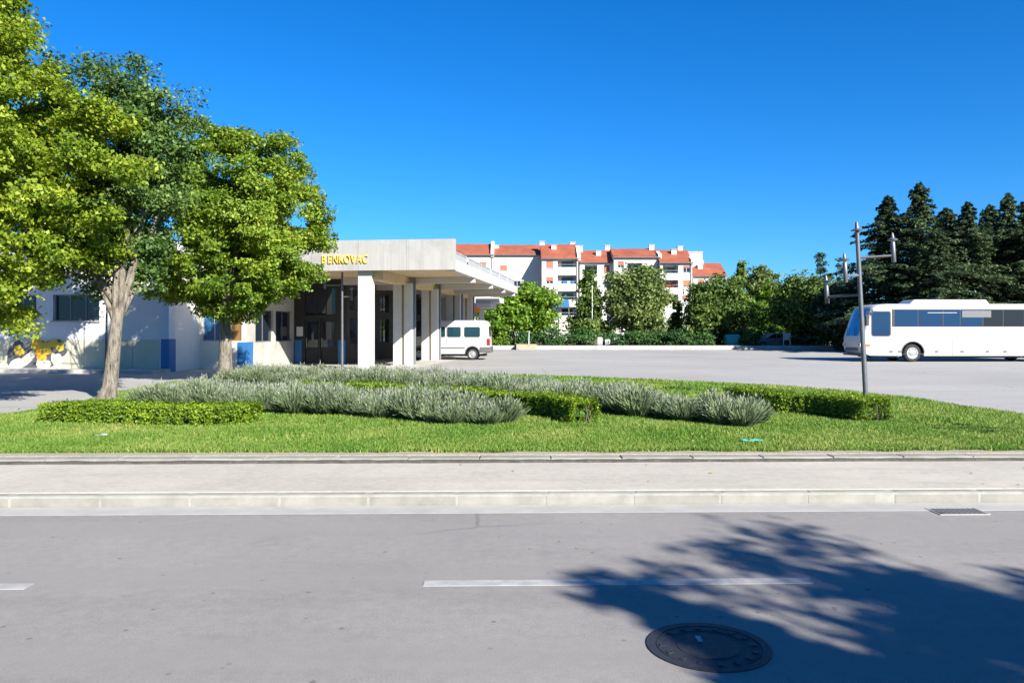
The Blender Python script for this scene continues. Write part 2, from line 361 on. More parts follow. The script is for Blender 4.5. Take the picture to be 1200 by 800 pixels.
def inside(P, poly):
    x, y = P[:, 0], P[:, 1]; c = np.zeros(len(P), bool); n = len(poly); j = n - 1
    for i in range(n):
        xi, yi = poly[i]; xj, yj = poly[j]
        hit = ((yi > y) != (yj > y)) & (x < (xj - xi) * (y - yi) / (yj - yi + 1e-12) + xi); c ^= hit; j = i
    return c
bm = bmesh.new(); vv = [bm.verts.new((x, y, LAWNZ)) for x, y in outl]; vb = [bm.verts.new((x, y, 0.02)) for x, y in outl]
bm.faces.new(vv)
for i in range(len(vv)): bm.faces.new((vv[i], vb[i], vb[(i+1) % len(vv)], vv[(i+1) % len(vv)]))
bmesh.ops.recalc_face_normals(bm, faces=bm.faces)
me = bpy.data.meshes.new('lawn'); bm.to_mesh(me); bm.free(); me.materials.append(m_lawn); lawn = link('lawn', me); lawn['kind'] = 'structure'
b = MB(); b.box(-14.2, 14.2, 11.365, 11.62, .02, .204, 0, ROADM); tag(b.build('sandy_edge', m_sand), kind='structure')
# kerb round the island (lot side) with a pale concrete margin
kp = empty('island_kerb'); kp['kind'] = 'structure'
pl = [Vector(p) for p in outl]; L = 0; seg = []
for i in range(len(pl)):
    a, c_ = pl[i], pl[(i+1) % len(pl)]
    if min(a.y, c_.y) < 12.0: continue
    seg.append((a, c_))
for a, c_ in seg:
    t = (c_ - a); ln = t.length; n_ = Vector((t.y, -t.x)).normalized()
    if ln < .15: continue
    k = max(1, round(ln / 1.0))
    for j in range(k):
        p = a + t * (j / k); q = a + t * ((j + 1) / k); q = q - t.normalized() * .01
        vs = []
        for z in (0.05, .205):
            for P_, o_ in ((p, -.02), (p, .14), (q, .14), (q, -.02)):
                vs.append((P_.x + n_.x * o_, P_.y + n_.y * o_, z))
        MB().add(vs, [(3,2,1,0),(4,5,6,7),(0,1,5,4),(1,2,6,5),(2,3,7,6),(3,0,4,7)]).build('kerb_stone', m_kerb, kp)
vs = []; fs = []
n_o = []
for i in range(len(pl)):
    t = pl[(i+1) % len(pl)] - pl[i-1]; n_ = Vector((t.y, -t.x)).normalized(); n_o.append(n_)
idx = [i for i in range(len(pl)) if pl[i].y > 12.0]
for i in idx:
    p = pl[i]; n_ = n_o[i]; wd = .5
    vs += [(p.x + n_.x*.14, p.y + n_.y*.14, LOTZ+.005), (p.x + n_.x*(.14+wd), p.y + n_.y*(.14+wd), LOTZ+.005)]
for k in range(len(idx) - 1): fs.append((2*k, 2*k+1, 2*k+3, 2*k+2))
MB().add(vs, fs).build('kerb_margin', m_gutter, kp)

# ---------------------------------------------------------------- bus station
TH = R(7.2)
st = empty('bus_station', (-2.52, 35.0, 0), -TH)
tag(st, 'white concrete bus station with deep columned canopy and yellow lettering', 'bus station')
MW = Matrix.Translation((-2.52, 35.0, 0)) @ Matrix.Rotation(-TH, 4, 'Z')
G = LOTZ
apr = MB().box(-34, -2.5, -2.0, 26, .0, LOTZ + .006, 0, MW).build('station_apron', m_apron); apr['kind'] = 'structure'
def spart(name, mat, fn, parent=st, **kw):
    b = MB(); fn(b); return b.build(name, mat, parent, **kw)
# canopy slab, fascia panels, side edge
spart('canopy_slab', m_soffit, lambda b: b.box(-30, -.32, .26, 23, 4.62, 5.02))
spart('roof_deck', m_conc, lambda b: b.box(-30, -.34, .28, 22.9, 5.023, 5.06))
x = -.002; i = 0
fm = MB().box(0, 2.19, 0, .25, 4.6, 5.96).mesh('fascia_panel', m_conc)
while x > -12.5:
    link('fascia_panel', fm, st, (x - 2.19, random.Random(i).uniform(-.006, .006), 0)); x -= 2.2; i += 1
for k in range(6):
    y0 = .26 + k * 3.8
    spart('edge_panel', m_conc2, lambda b: b.box(-.31, 0, y0, y0 + 3.785, 4.57, 5.06))
spart('rear_edge', m_conc2, lambda b: b.box(-30, 0, 23.06, 23.3, 4.57, 5.06))
for y in (5.3, 11.3, 16.7, 22.0):
    spart('beam', m_conc2, lambda b: b.add([(-7, y, 4.28), (-3.6, y, 4.28), (-.06, y, 4.34), (-.06, y, 4.562), (-7, y, 4.615), (-7, y+.35, 4.28), (-3.6, y+.35, 4.28), (-.06, y+.35, 4.34), (-.06, y+.35, 4.562), (-7, y+.35, 4.615)],
          [(0,1,2,3,4), (9,8,7,6,5), (0,5,6,1), (1,6,7,2), (2,7,8,3), (3,8,9,4), (4,9,5,0)]))
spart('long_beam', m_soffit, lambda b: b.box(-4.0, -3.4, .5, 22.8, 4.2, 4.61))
# columns
spart('column', m_conc2, lambda b: b.box(-4.52, -3.88, .28, .8, G, 4.6), bevel=.03)
for y in (4.6, 10.6, 17.5, 22.0):
    cpar = spart('column', m_conc2, lambda b: b.box(-4.1, -3.66, y, y + .6, G, 4.3), bevel=.02)
    spart('column_leaf', m_conc2, lambda b: b.box(-3.54, -3.16, y + .02, y + .6, G, 4.3), cpar, bevel=.02)
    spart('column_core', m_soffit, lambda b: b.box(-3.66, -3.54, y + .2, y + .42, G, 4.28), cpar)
    spart('downpipe', m_frame, lambda b: b.tube([(-3.1, y + .5, G), (-3.1, y + .5, 4.6)], .06, 10), cpar, smooth=50)
    spart('base_block', m_conc, lambda b: b.box(-4.2, -3.0, y - .1, y + .75, G, G + .06), cpar)
# roof railing on the side edge
for k in range(6):
    y0 = .6 + k * 3.75; rl = empty('railing'); rl.parent = st
    for z in (5.12, 5.44): MB().box(-.2, -.15, y0, y0 + 3.1, z, z + .05).build('rail', m_rail, rl)
    bar = MB().box(-.19, -.165, 0, .03, 5.16, 5.45).mesh('bar', m_rail)
    for q in range(24): link('bar', bar, rl, (0, y0 + .06 + q * .127, 0))
    for q in (0, 1.55, 3.05): MB().box(-.21, -.14, y0 + q, y0 + q + .06, 5.05, 5.53).build('post', m_rail, rl)
# facade helper: wall with real openings
def facade(par, name, x0, x1, z0, z1, ops, mat, y=0, recess=.2, backmat=None, tr=None):
    """front at y facing -y; ops: (xa, xb, za, zb, depth)"""
    xs = sorted({x0, x1, *[v for o in ops for v in o[:2]]}); zs = sorted({z0, z1, *[v for o in ops for v in o[2:4]]})
    b = MB(); T = (lambda p: p) if tr is None else tr
    for i in range(len(xs)-1):
        for j in range(len(zs)-1):
            cx, cz = (xs[i]+xs[i+1])/2, (zs[j]+zs[j+1])/2
            if any(o[0] < cx < o[1] and o[2] < cz < o[3] for o in ops): continue
            b.quad(*[T(p) for p in ((xs[i], y, zs[j]), (xs[i+1], y, zs[j]), (xs[i+1], y, zs[j+1]), (xs[i], y, zs[j+1]))])
    for xa, xb, za, zb, dp in ops:
        for p, q in (((xa,za),(xb,za)), ((xb,za),(xb,zb)), ((xb,zb),(xa,zb)), ((xa,zb),(xa,za))):
            b.quad(*[T(v) for v in ((p[0], y, p[1]), (p[0], y+dp, p[1]), (q[0], y+dp, q[1]), (q[0], y, q[1]))])
    return b.build(name, mat, par)
def window(par, xa, xb, za, zb, y, gm=None, fr=None, mull=1, t=.05, tr=None, sill=False):
    """frame and panes set at depth y, facing -y"""
    fr = fr or m_frame; gm = gm or m_glass; T = None
    f = MB(); A = lambda *a: f.box(*a)
    A(xa, xb, y, y+.06, za, za+t); A(xa, xb, y, y+.06, zb-t, zb); A(xa, xa+t, y+.002, y+.058, za+t, zb-t); A(xb-t, xb, y+.002, y+.058, za+t, zb-t)
    wd = (xb - xa) / (mull + 1)
    for k in range(1, mull + 1): A(xa+wd*k-t/2, xa+wd*k+t/2, y+.002, y+.058, za+t, zb-t)
    o = f.build('window', fr, par)
    for k in range(mull + 1): MB().box(xa+wd*k+t*.5, xa+wd*(k+1)-t*.5, y+.025, y+.035, za+t*.6, zb-t*.6).build('pane', gm, o)
    if tr is not None: o.matrix_local = tr
    return o
# office block on the left (front plane local y = -2.2)
OY = -2.2
ops = [(-23.6, -21.4, 2.35, 3.5, .22), (-20.6, -18.4, 2.35, 3.5, .22), (-17.6, -15.4, 2.35, 3.5, .22), (-29, -26, 2.35, 3.5, .22)]
facade(st, 'office_wall', -34, -12.5, G, 5.9, ops, m_white, OY)
for o_ in ops:
    window(st, o_[0]+.003, o_[1]-.003, o_[2]+.003, o_[3]-.003, OY + .16, m_glass, m_frame, 2)
    spart('window_sill', m_conc, lambda b: b.box(o_[0]-.06, o_[1]+.06, OY - .07, OY + .1, o_[2]-.06, o_[2]))
spart('office_back', m_white, lambda b: b.box(-34, -12.5, OY + .24, 8, G, 5.88))
spart('roof_coping', m_conc, lambda b: b.box(-34.1, -12.4, OY - .08, OY + .3, 5.89, 6.02))
spart('office_step', m_apron, lambda b: b.box(-34, -12.1, OY - 1.3, OY + .05, 0, .26), bevel=.02)
cp = MB().box(0, 1.18, -.022, .05, .27, 1.52).mesh('cladding_panel', m_cream)
for k in range(17): link('cladding_panel', cp, st, (-33 + k * 1.2, OY, 0))
spart('blue_pilaster', m_blue, lambda b: b.box(-12.5, -12.12, OY - .03, OY + .5, G, 1.55))
spart('pale_pilaster', m_blue2, lambda b: b.box(-12.5, -12.14, OY - .02, OY + .48, 1.553, 5.86))
spart('side_wall', m_white, lambda b: b.box(-12.5, -12.2, OY + .5, 1.2, G, 5.86))
# booth between office and hall: front y = .5, right side x = -9.9
BY = .5; bx1 = -9.9
facade(st, 'booth_wall', -12.2, bx1, G, 4.6, [(-12.1, -10.95, 1.42, 2.85, .15), (-10.7, -10.15, 1.42, 2.85, .12)], m_creamw, BY)
window(st, -12.097, -10.953, 1.423, 2.847, BY + .1, m_glassb, m_rail, 1)
spart('board', m_brown, lambda b: b.box(-10.69, -10.16, BY + .07, BY + .1, 1.425, 2.845))
spart('blue_dado', m_blue, lambda b: b.box(-10.35, bx1 + .03, BY - .02, BY + .6, G, 1.38))
Tside = Matrix.Translation((bx1, BY, 0)) @ Matrix.Rotation(R(90), 4, 'Z')
def ts(p): return tuple(Tside @ Vector(p))
facade(st, 'booth_side_wall', 0.0, 5.5, G, 4.6, [(.9, 2.9, 1.35, 2.9, .15), (3.2, 5.2, 1.35, 2.9, .15)], m_apron, 0, tr=ts)
window(st, .903, 2.897, 1.353, 2.897, .1, m_glass, m_frame, 1, tr=Tside); window(st, 3.203, 5.197, 1.353, 2.897, .1, m_glass, m_frame, 1, tr=Tside)
# hall: front recess y = 6, right flank x = -7
HY, hx = 6.0, -7.0
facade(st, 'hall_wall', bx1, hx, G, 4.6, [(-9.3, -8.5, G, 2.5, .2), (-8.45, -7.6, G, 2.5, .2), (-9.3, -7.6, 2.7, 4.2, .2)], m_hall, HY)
for a_, b_ in ((-9.297, -8.503), (-8.447, -7.603)):
    d_ = MB().box(a_, b_, HY + .1, HY + .16, G + .01, 2.497).build('door', m_hall, st)
    MB().box(a_ + .1, b_ - .1, HY + .085, HY + .098, G + .9, 2.35).build('pane', m_glass, d_); MB().box(a_+.06, a_+.09, HY + .03, HY + .06, 1.0, 1.5).build('handle', m_rail, d_)
window(st, -9.297, -7.603, 2.703, 4.197, HY + .1, m_glass, m_hall, 2)
for a_ in (-9.85, -7.45): spart('blue_pilaster', m_blue, lambda b: b.box(a_, a_ + .4, HY - .06, HY + .1, G, 1.4))
Th = Matrix.Translation((hx, HY, 0)) @ Matrix.Rotation(R(90), 4, 'Z')
wins = [(k * 2.75 + .5, k * 2.75 + 2.45, 1.15 if k not in (1, 4) else G, 2.6, .15) for k in range(6)] + [(k * 2.75 + .5, k * 2.75 + 2.45, 3.0, 4.1, .15) for k in range(6)]
facade(st, 'hall_flank', 0, 17, G, 4.6, wins, m_hall, 0, tr=lambda p: tuple(Th @ Vector(p)))
for a_, b_, c_, d_, e_ in wins: window(st, a_+.003, b_-.003, c_+.003, d_-.003, .1, m_glass, m_hall, 1, tr=Th)
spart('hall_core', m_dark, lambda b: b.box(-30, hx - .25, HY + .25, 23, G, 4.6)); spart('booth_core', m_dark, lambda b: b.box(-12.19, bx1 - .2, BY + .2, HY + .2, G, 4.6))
for x0, z0 in ((-2.9, 3.55), (-2.3, 3.95)):
    spart('rear_canopy_edge', m_conc2, lambda b: b.box(x0 - 1, x0 + .8, 25 + x0*.3, 27, z0, z0 + .38))
spart('rear_wing', m_conc, lambda b: b.box(-12, -4.8, 23.4, 30, G, 4.9)); spart('rear_post', m_conc2, lambda b: b.box(-3.2, -2.9, 25.6, 25.9, G, 3.96))
# hall notice boards
spart('notice', m_white, lambda b: b.box(-9.75, -9.4, HY - .03, HY - .005, 1.6, 2.1))
# lettering on the fascia, one mesh per letter
lx = gx(379, 36.2)
word = 'BENKOVAC'
for i, ch in enumerate(word):
    cu = bpy.data.curves.new('letter', 'FONT'); cu.body = ch; cu.size = .53; cu.extrude = .03; cu.align_x = 'CENTER'; cu.offset = .005
    tmp = bpy.data.objects.new('tmp', cu); col.objects.link(tmp)
    dg = bpy.context.evaluated_depsgraph_get(); me = bpy.data.meshes.new_from_object(tmp.evaluated_get(dg)); bpy.data.objects.remove(tmp)
    me.materials.clear(); me.materials.append(m_yellow)
    o = link('letter', me, st, (-6.0 + i * .275, -.03, 4.93)); o.rotation_euler = (R(90), 0, 0); o.scale = (.68, 1, 1)
# round orange sign by the rear columns
os_ = empty('round_sign', tuple(MW @ Vector((-3.2, 24.2, 0)))); tag(os_, 'small round orange sign on a thin post behind the station columns', 'sign')
MB().tube([(0, 0, G), (0, 0, 3.7)], .035, 8).build('post', m_frame, os_); MB().lathe([(.3, -.02), (.3, .02)], 24, 0, Matrix.Translation((0, -.05, 3.45)) @ Matrix.Rotation(R(90), 4, 'X')).build('disc', m_orange, os_)
# graffiti, flat paint on the cladding
gr = empty('graffiti'); gr.parent = st
def blob(cx, cz, r, mat, lay, seed, sx=1., sz=1., rot=0):
    rg = random.Random(seed); n = 22; ph = [rg.uniform(0, 6.28) for _ in range(3)]; vs = []
    for k in range(n):
        a = 2*math.pi*k/n; rr = r * (1 + .12*math.sin(2*a+ph[0]) + .09*math.sin(3*a+ph[1]) + .06*math.sin(5*a+ph[2]))
        u, v = rr*math.cos(a)*sx, rr*math.sin(a)*sz; vs.append((cx+u*math.cos(rot)-v*math.sin(rot), OY-.026-.003*lay, cz+u*math.sin(rot)+v*math.cos(rot)))
    MB().add(vs, [tuple(range(n))]).build('painted_shape', mat, gr)
g0 = -22.6
def gsx(px): return g0 + 2.9 + (px - 18) * .0405
for i, (px_, z_, r_, m_, ly, sx, sz, rt) in enumerate([(28, .75, .55, m_gblack, 0, 1, 1.1, .3), (45, .85, .7, m_gblack, .2, 1, .95, .2), (65, .9, .6, m_gblack, .4, 1, .95, 0), (74, 1.1, .45, m_gblack, .6, 1, 1, 0),
    (38, .62, .5, m_gpale, 1, 1.5, .42, .6), (26, .45, .3, m_gpale, 1.2, 1.3, .6, .5), (57, .5, .33, m_gpale, 1.4, .8, 1, 0), (75, .62, .3, m_gpale, 1.6, .8, 1.2, .3), (63, .42, .18, m_white, 1.8, 1, 1.2, 0),
    (30, 1.02, .24, m_gyel, 2, 1, 1, 0), (52, 1.28, .33, m_gyel, 2.2, 1, 1.05, 0), (56, .88, .3, m_gora, 2.4, .8, 1.1, .2), (62, 1.12, .27, m_gyel, 2.6, 1, 1, 0), (71, 1.34, .24, m_gyel, 2.8, 1, .9, 0), (79, 1.2, .2, m_gyel, 3, .9, 1.1, 0), (45, .8, .1, m_white, 3, 1.6, .5, .7)]):
    blob(gsx(px_), z_, r_, m_, ly, i, sx, sz, rt)

# ---------------------------------------------------------------- street lamps
def lamp(label, x, y, h, arms, tilt=(0, 0), z0=LAWNZ):
    o = empty('street_lamp', (x, y, z0)); o.rotation_euler = (tilt[0], tilt[1], 0)
    MB().tube([(0, 0, -.05), (0, 0, h*.45), (0, 0, h)], [.06, .054, .048], 14).build('pole', m_lampm, o, smooth=50)
    MB().lathe([(.11, -.04), (.11, .02), (.07, .04)], 16).build('base_plate', m_lampm, o)
    MB().lathe([(.05, h), (.14, h + .01), (.145, h + .035), (.05, h + .06), (.035, h + .2), (.01, h + .24)], 18).build('cap', m_lampm, o, smooth=40)
    for ang, ln, za in arms:
        dx, dy = math.cos(ang), math.sin(ang)
        a = MB(); a.tube([(0, 0, za), (dx*ln, dy*ln, za)], .03, 10); ar = a.build('arm', m_lampm, o, smooth=50)
        T_ = Matrix.Translation((dx*ln, dy*ln, za))
        MB().lathe([(.045, -.16), (.052, -.15), (.052, .3), (.045, .31)], 16, 0, T_).build('lamp_body', m_lampm, ar, smooth=40)
        MB().lathe([(.04, .31), (.04, .37)], 16, 0, T_).build('lamp_glass', m_lampg, ar, smooth=40)
        MB().lathe([(.11, .36), (.115, .385), (.045, .42), (.025, .52), (.008, .55)], 18, 0, T_).build('lamp_cap', m_lampm, ar, smooth=40)
    return tag(o, label, 'street lamp', 'three armed street lamps')
x, y = gp(1015, 473)
lamp('grey three armed street lamp on the lawn in front of the coach', x, y, 4.14, [(R(-12), .78, 3.5), (R(200), .42, 3.08), (R(120), .95, 2.62)], (0, R(-3.0)))
x, y = gp(401, 432.5, LOTZ)
lamp('grey street lamp in front of the station columns', x, y, 4.55, [(R(-20), .5, 3.35), (R(170), .85, 3.9)], z0=LOTZ)
lamp('grey street lamp standing on the footway by the kerb', 11.4, 9.7, 4.2, [(R(-12), .78, 3.42), (R(200), .42, 3.0)], z0=WALKZ)

# ---------------------------------------------------------------- vehicles
def arc(cx, cz, r, n, a0=0, a1=180): return [(cx + r*math.cos(R(a0+(a1-a0)*k/n)), cz + r*math.sin(R(a0+(a1-a0)*k/n))) for k in range(n+1)]
def loft(name, prof, W, insets, mat, parent, smooth=35):
    """prof: side outline (x, z); insets: (y, function) outline changed near the flanks"""
    b = MB(); n = len(prof); k = len(insets); vs = []; fs = []
    for yy, fn in insets: vs += [(*(lambda q: (q[0], yy, q[1]))(fn(p)),) for p in prof]
    for i in range(k-1):
        for j in range(n): fs.append((i*n+j, i*n+(j+1)%n, (i+1)*n+(j+1)%n, (i+1)*n+j))
    fs.append(tuple(range(n))); fs.append(tuple((k-1)*n+j for j in range(n))[::-1])
    b.add(vs, fs); return b.build(name, mat, parent, smooth=smooth, fix=True)
def wheel(parent, x, y, r, wdt, side=-1):
    T_ = Matrix.Translation((x, y, r)) @ Matrix.Rotation(R(90) * (1 if side < 0 else -1), 4, 'X')
    wl = MB().lathe([(r*.62, wdt/2-.005), (r*.9, wdt/2), (r, wdt/2-.05), (r, -wdt/2+.05), (r*.9, -wdt/2), (r*.6, -wdt/2+.02)], 32, 0, T_).build('wheel', m_tyre, parent, smooth=35)
    MB().lathe([(r*.64, wdt/2-.004), (r*.64, wdt/2+.012), (r*.56, wdt/2+.012), (r*.5, wdt/2-.0), (r*.32, wdt/2+.004), (r*.3, wdt/2+.03), (r*.12, wdt/2+.04)], 28, 0, T_).build('rim', m_rim, wl, smooth=30)
    for k in range(8):
        a = 2*math.pi*k/8; MB().lathe([(r*.05, wdt/2+.003), (r*.05, wdt/2+.012)], 8, 0, T_ @ Matrix.Translation((r*.43*math.cos(a), r*.43*math.sin(a), 0))).build('hole', m_black, wl)
    return wl
# coach: front towards -x, near flank at y = 0
DB = 44.9
bus = empty('coach', (gx(1009, DB), DB, LOTZ), R(0.6)); tag(bus, 'white tour coach with dark tinted windows parked on the lot', 'coach')
fw, rw, wr = 2.95, 10.0, .5
prof = [(.34, .38)] + arc(fw, .52, .66, 14, 192, -12)[0:0]
prof = [(.36, .36), (fw-.64, .34)] + arc(fw, .5, .64, 16, 180, 0) + [(fw+.64, .34), (rw-.64, .34)] + arc(rw, .5, .64, 16, 180, 0) + [(rw+.64, .34), (12.7, .42), (13.0, .6), (13.05, 1.4), (12.98, 2.7), (12.85, 3.1), (12.6, 3.25), (12.2, 3.3),
        (1.6, 3.3), (1.1, 3.26), (.78, 3.17), (.62, 3.02), (.5, 2.8), (.03, 1.5), (0, 1.3), (0, .9), (.04, .65), (.16, .45)]
def binset(e):
    def f(p):
        x, z = p
        if z > 2.9: z -= .16*e*e if e < 1 else .2
        if x < .9: x += .16*e*e
        if x > 12.5: x -= .14*e*e
        return (x, z)
    return f
loft('body', prof, 2.5, [(0, binset(1)), (.05, binset(.72)), (.14, binset(.42)), (.35, binset(.15)), (.8, binset(0)), (1.7, binset(0)), (2.15, binset(.15)), (2.36, binset(.42)), (2.45, binset(.72)), (2.5, binset(1))], m_buspaint, bus)
for wx in (fw, rw):
    b = MB(); a = arc(wx, .5, .625, 16, 180, 0); vs = [(x, yy, z) for yy in (.004, .5) for x, z in a]; b.add(vs, [(i, i+1, 18+i, 17+i) for i in range(16)]); b.build('wheel_housing', m_black, bus)
    b = MB(); o_ = arc(wx, .5, .68, 20, 180, 0); i_ = arc(wx, .5, .632, 20, 180, 0); b.add([(x, -.012, z) for x, z in o_+i_], [(k, k+1, 22+k, 21+k) for k in range(20)]); b.build('arch_trim', m_grey, bus)
    MB().box(wx-.6, wx+.6, .5, 2.0, .3, 1.1).build('axle_box', m_black, bus)
    for yy, sd_ in ((.2, -1), (2.3, 1)): wheel(bus, wx, yy, wr, .3, sd_)
MB().box(.8, 12.5, .3, 2.2, .22, .36).build('underfloor', m_black, bus)
MB().box(1.75, 12.8, -.006, .02, 1.98, 2.98).build('window_band', m_black, bus)
edges = [1.9, 3.25, 4.68, 5.65, 6.95, 8.1, 9.3, 10.5, 11.6, 12.7]
for i in range(len(edges)-1):
    wn = MB().box(edges[i]+.025, edges[i+1]-.025, -.016, -.004, 2.03, 2.94).build('side_window', m_busglass if i < 4 else m_busglass2, bus, bevel=.004)
    if i in (2,): MB().box(edges[i]-.9, edges[i+1]-.2, -.022, -.014, 2.76, 2.8).build('window_rail', m_rail, wn)
MB().box(5.75, 7.4, -.02, -.012, 2.52, 2.9).build('curtain', m_curtain, bus)
# driver window with rounded lower corner
def rrect(x0, x1, z0, z1, r, y, n=5):
    pts = []
    for cx, cz, a in ((x1-r, z0+r, -90), (x1-r, z1-r, 0), (x0+r, z1-r, 90), (x0+r, z0+r, 180)):
        for k in range(n+1): pts.append((cx + r*math.cos(R(a+90*k/n)), cz + r*math.sin(R(a+90*k/n))))
    m = len(pts); return [(x, y, z) for x, z in pts] + [(x, y+.02, z) for x, z in pts], [tuple(range(m))] + [(i, (i+1) % m, m+(i+1) % m, m+i) for i in range(m)]
MB().add(*rrect(.58, 1.7, 1.44, 2.88, .14, -.006)).build('driver_window_frame', m_black, bus, fix=True)
MB().add(*rrect(.64, 1.64, 1.5, 2.82, .12, -.014)).build('driver_window', m_busglass, bus, fix=True)
# windscreen following the sloping front
def wsurf(t, y):                     # t 0..1 up the slope
    e = min(1, max(0, (0.8 - min(y, 2.5 - y)) / .8)); x = .03 + (.5 - .03)*t + .16*e*e*e; z = 1.5 + 1.3*t
    return (x - .012, y, z)
ys = [0.02, .06, .15, .3, .5, .8, 1.235]; 
for half in (0, 1):
    vs = []; fs = []
    yl = ys if not half else [2.5 - q for q in ys][::-1]
    for yv in yl:
        for t in (-.02, .35, .7, 1.12): vs.append(wsurf(t, yv))
    for i in range(len(yl)-1):
        for j in range(3): fs.append((i*4+j, i*4+j+1, i*4+5+j, i*4+4+j))
    MB().add(vs, fs).build('windscreen', m_wind, bus, smooth=60, fix=True)
MB().box(-.01, .02, .45, 2.05, .62, .78).build('number_plate_recess', m_grey, bus)
for yy in (.1, 1.95): 
    h_ = MB().box(-.012, .1, yy, yy + .45, .86, 1.06).build('headlight', m_lampg, bus, bevel=.01)
    MB().box(-.02, .06, yy + .02, yy + .2, .9, 1.02).build('indicator', m_amber, h_)
MB().box(.22, .5, -.016, .03, .88, .99).build('side_indicator', m_amber, bus)
MB().box(.55, 12.9, -.012, .01, 1.235, 1.262).build('trim_strip', m_strip, bus)
MB().box(.05, .3, .0, 2.5, .33, .42).build('front_skirt', m_grey, bus)
MB().add([(3.0, .45, 3.29), (7.6, .45, 3.29), (7.6, 2.05, 3.29), (3.0, 2.05, 3.29), (3.35, .6, 3.55), (7.5, .6, 3.55), (7.5, 1.9, 3.55), (3.35, 1.9, 3.55)], [(0,3,2,1),(4,5,6,7),(0,1,5,4),(1,2,6,5),(2,3,7,6),(3,0,4,7)]).build('roof_unit', m_buspaint, bus, bevel=.05)
for hx_ in (1.6, 2.1, 4.2, 5.65, 7.1, 8.1, 11.4): MB().box(hx_, hx_+.2, -.016, .01, .54, .63).build('hatch_handle', m_grey, bus)
for hx_ in (3.8, 5.2, 6.65, 8.35, 11.0, 12.0): MB().box(hx_, hx_+.022, -.005, .01, .36, 1.23).build('hatch_seam', m_grey, bus)
MB().box(1.7, 12.9, -.008, .01, 1.84, 1.86).build('body_seam', m_grey, bus); MB().box(.55, 12.9, -.006, .01, .43, .445).build('skirt_seam', m_grey, bus); MB().box(.45, .47, -.005, .01, .4, 1.42).build('body_seam', m_grey, bus); MB().box(1.76, 1.78, -.005, .01, .42, 1.95).build('body_seam', m_grey, bus)
for y_ in (.75, 1.75): MB().tube([(-.03, y_, 1.46), (.14, y_ + .35, 2.0)], .012, 6).build('wiper', m_black, bus)
mr_ = MB(); mr_.tube([(.45, .0, 2.9), (.2, -.2, 2.85), (.18, -.25, 2.6)], .025, 8); o_ = mr_.build('mirror_arm', m_black, bus)
MB().box(.12, .3, -.36, -.16, 2.05, 2.6).build('mirror', m_black, o_, bevel=.03)

# white minibus: rear towards +x
DV = 47.6
van = empty('minibus', (gx(574, DV), DV, LOTZ + .006), R(-3)); tag(van, 'white minibus parked behind the concrete station columns', 'minibus')
wr2 = .34; f2, r2 = -4.25, -1.05
vp = [(-.05, .42)] + [(r2+.42, .36)] + arc(r2, .38, .42, 14, 0, 180) + [(r2-.42, .36), (f2+.42, .36)] + arc(f2, .38, .42, 14, 0, 180) + [(f2-.42, .36), (-5.3, .38), (-5.42, .6), (-5.36, .95), (-5.15, 1.12), (-4.55, 1.36), (-3.9, 2.16), (-3.6, 2.32), (-3.2, 2.38), (-.5, 2.38), (-.22, 2.33), (-.1, 2.2), (-.02, 1.2), (0, .8)]
def vin(e):
    def f(p):
        x, z = p
        if z > 1.3: z -= .1*e*e*(1 if z > 2 else 0)
        if x > -.6: x -= .1*e*e
        if x < -4.6: x += .18*e*e
        return (x, z)
    return f
def vlean(yv):   # upper body leans inwards a little
    return yv
loft('body', vp, 2, [(0, vin(1)), (.04, vin(.7)), (.12, vin(.4)), (.4, vin(.1)), (1.6, vin(.1)), (1.88, vin(.4)), (1.96, vin(.7)), (2.0, vin(1))], m_vanpaint, van)
for wx in (f2, r2):
    b = MB(); a = arc(wx, .38, .41, 14, 180, 0); b.add([(x, yy, z) for yy in (.004, .4) for x, z in a], [(i, i+1, 16+i, 15+i) for i in range(14)]); b.build('wheel_housing', m_black, van)
    b = MB(); o_ = arc(wx, .38, .47, 16, 180, 0); i_ = arc(wx, .38, .412, 16, 180, 0); b.add([(x, -.012, z) for x, z in o_+i_], [(k, k+1, 18+k, 17+k) for k in range(16)]); b.build('arch_trim', m_grey, van)
    MB().box(wx-.4, wx+.4, .38, 1.6, .25, .8).build('axle_box', m_black, van)
    for yy, sd_ in ((.14, -1), (1.86, 1)): wheel(van, wx, yy, wr2, .22, sd_)
MB().box(-5, -.3, .3, 1.7, .22, .38).build('underfloor', m_black, van)
for x0, x1 in ((-1.52, -.62), (-2.55, -1.78), (-3.35, -2.72)):
    f_ = MB().add(*rrect(x0-.03, x1+.03, 1.36, 1.98, .09, -.008)).build('side_window', m_black, van, fix=True)
    MB().add(*rrect(x0, x1, 1.39, 1.95, .08, -.014)).build('pane', m_vang, f_, fix=True)
MB().add([(-4.5, -.01, 1.4), (-3.5, -.01, 1.4), (-3.5, -.01, 1.98), (-3.98, -.01, 1.98)], [(0, 1, 2, 3)]).build('driver_window', m_glass, van)
MB().box(-5.0, -1.5, -.02, .01, .68, .76).build('rub_strip', m_grey, van)
MB().box(-.62, .06, -.03, 2.03, .42, .78).build('rear_bumper', m_grey, van, bevel=.04)
MB().box(-5.48, -4.72, -.03, 2.03, .36, .7).build('front_bumper', m_grey, van, bevel=.05)
for yy in (-.012, 1.86): MB().box(-.2, .0, yy, yy+.15, .86, 1.28).build('tail_light', m_redl, van, bevel=.02)
MB().box(-.06, -.03, .2, 1.8, 1.4, 2.0).build('rear_window', m_glass, van)
MB().add([(-4.52, .15, 1.41), (-4.52, 1.85, 1.41), (-3.92, 1.75, 2.15), (-3.92, .25, 2.15)], [(0, 1, 2, 3)]).build('windscreen', m_glass, van).location = (-.02, 0, .01)
MB().box(-4.35, -4.15, -.24, -.03, 1.42, 1.72).build('mirror', m_black, van, bevel=.03)
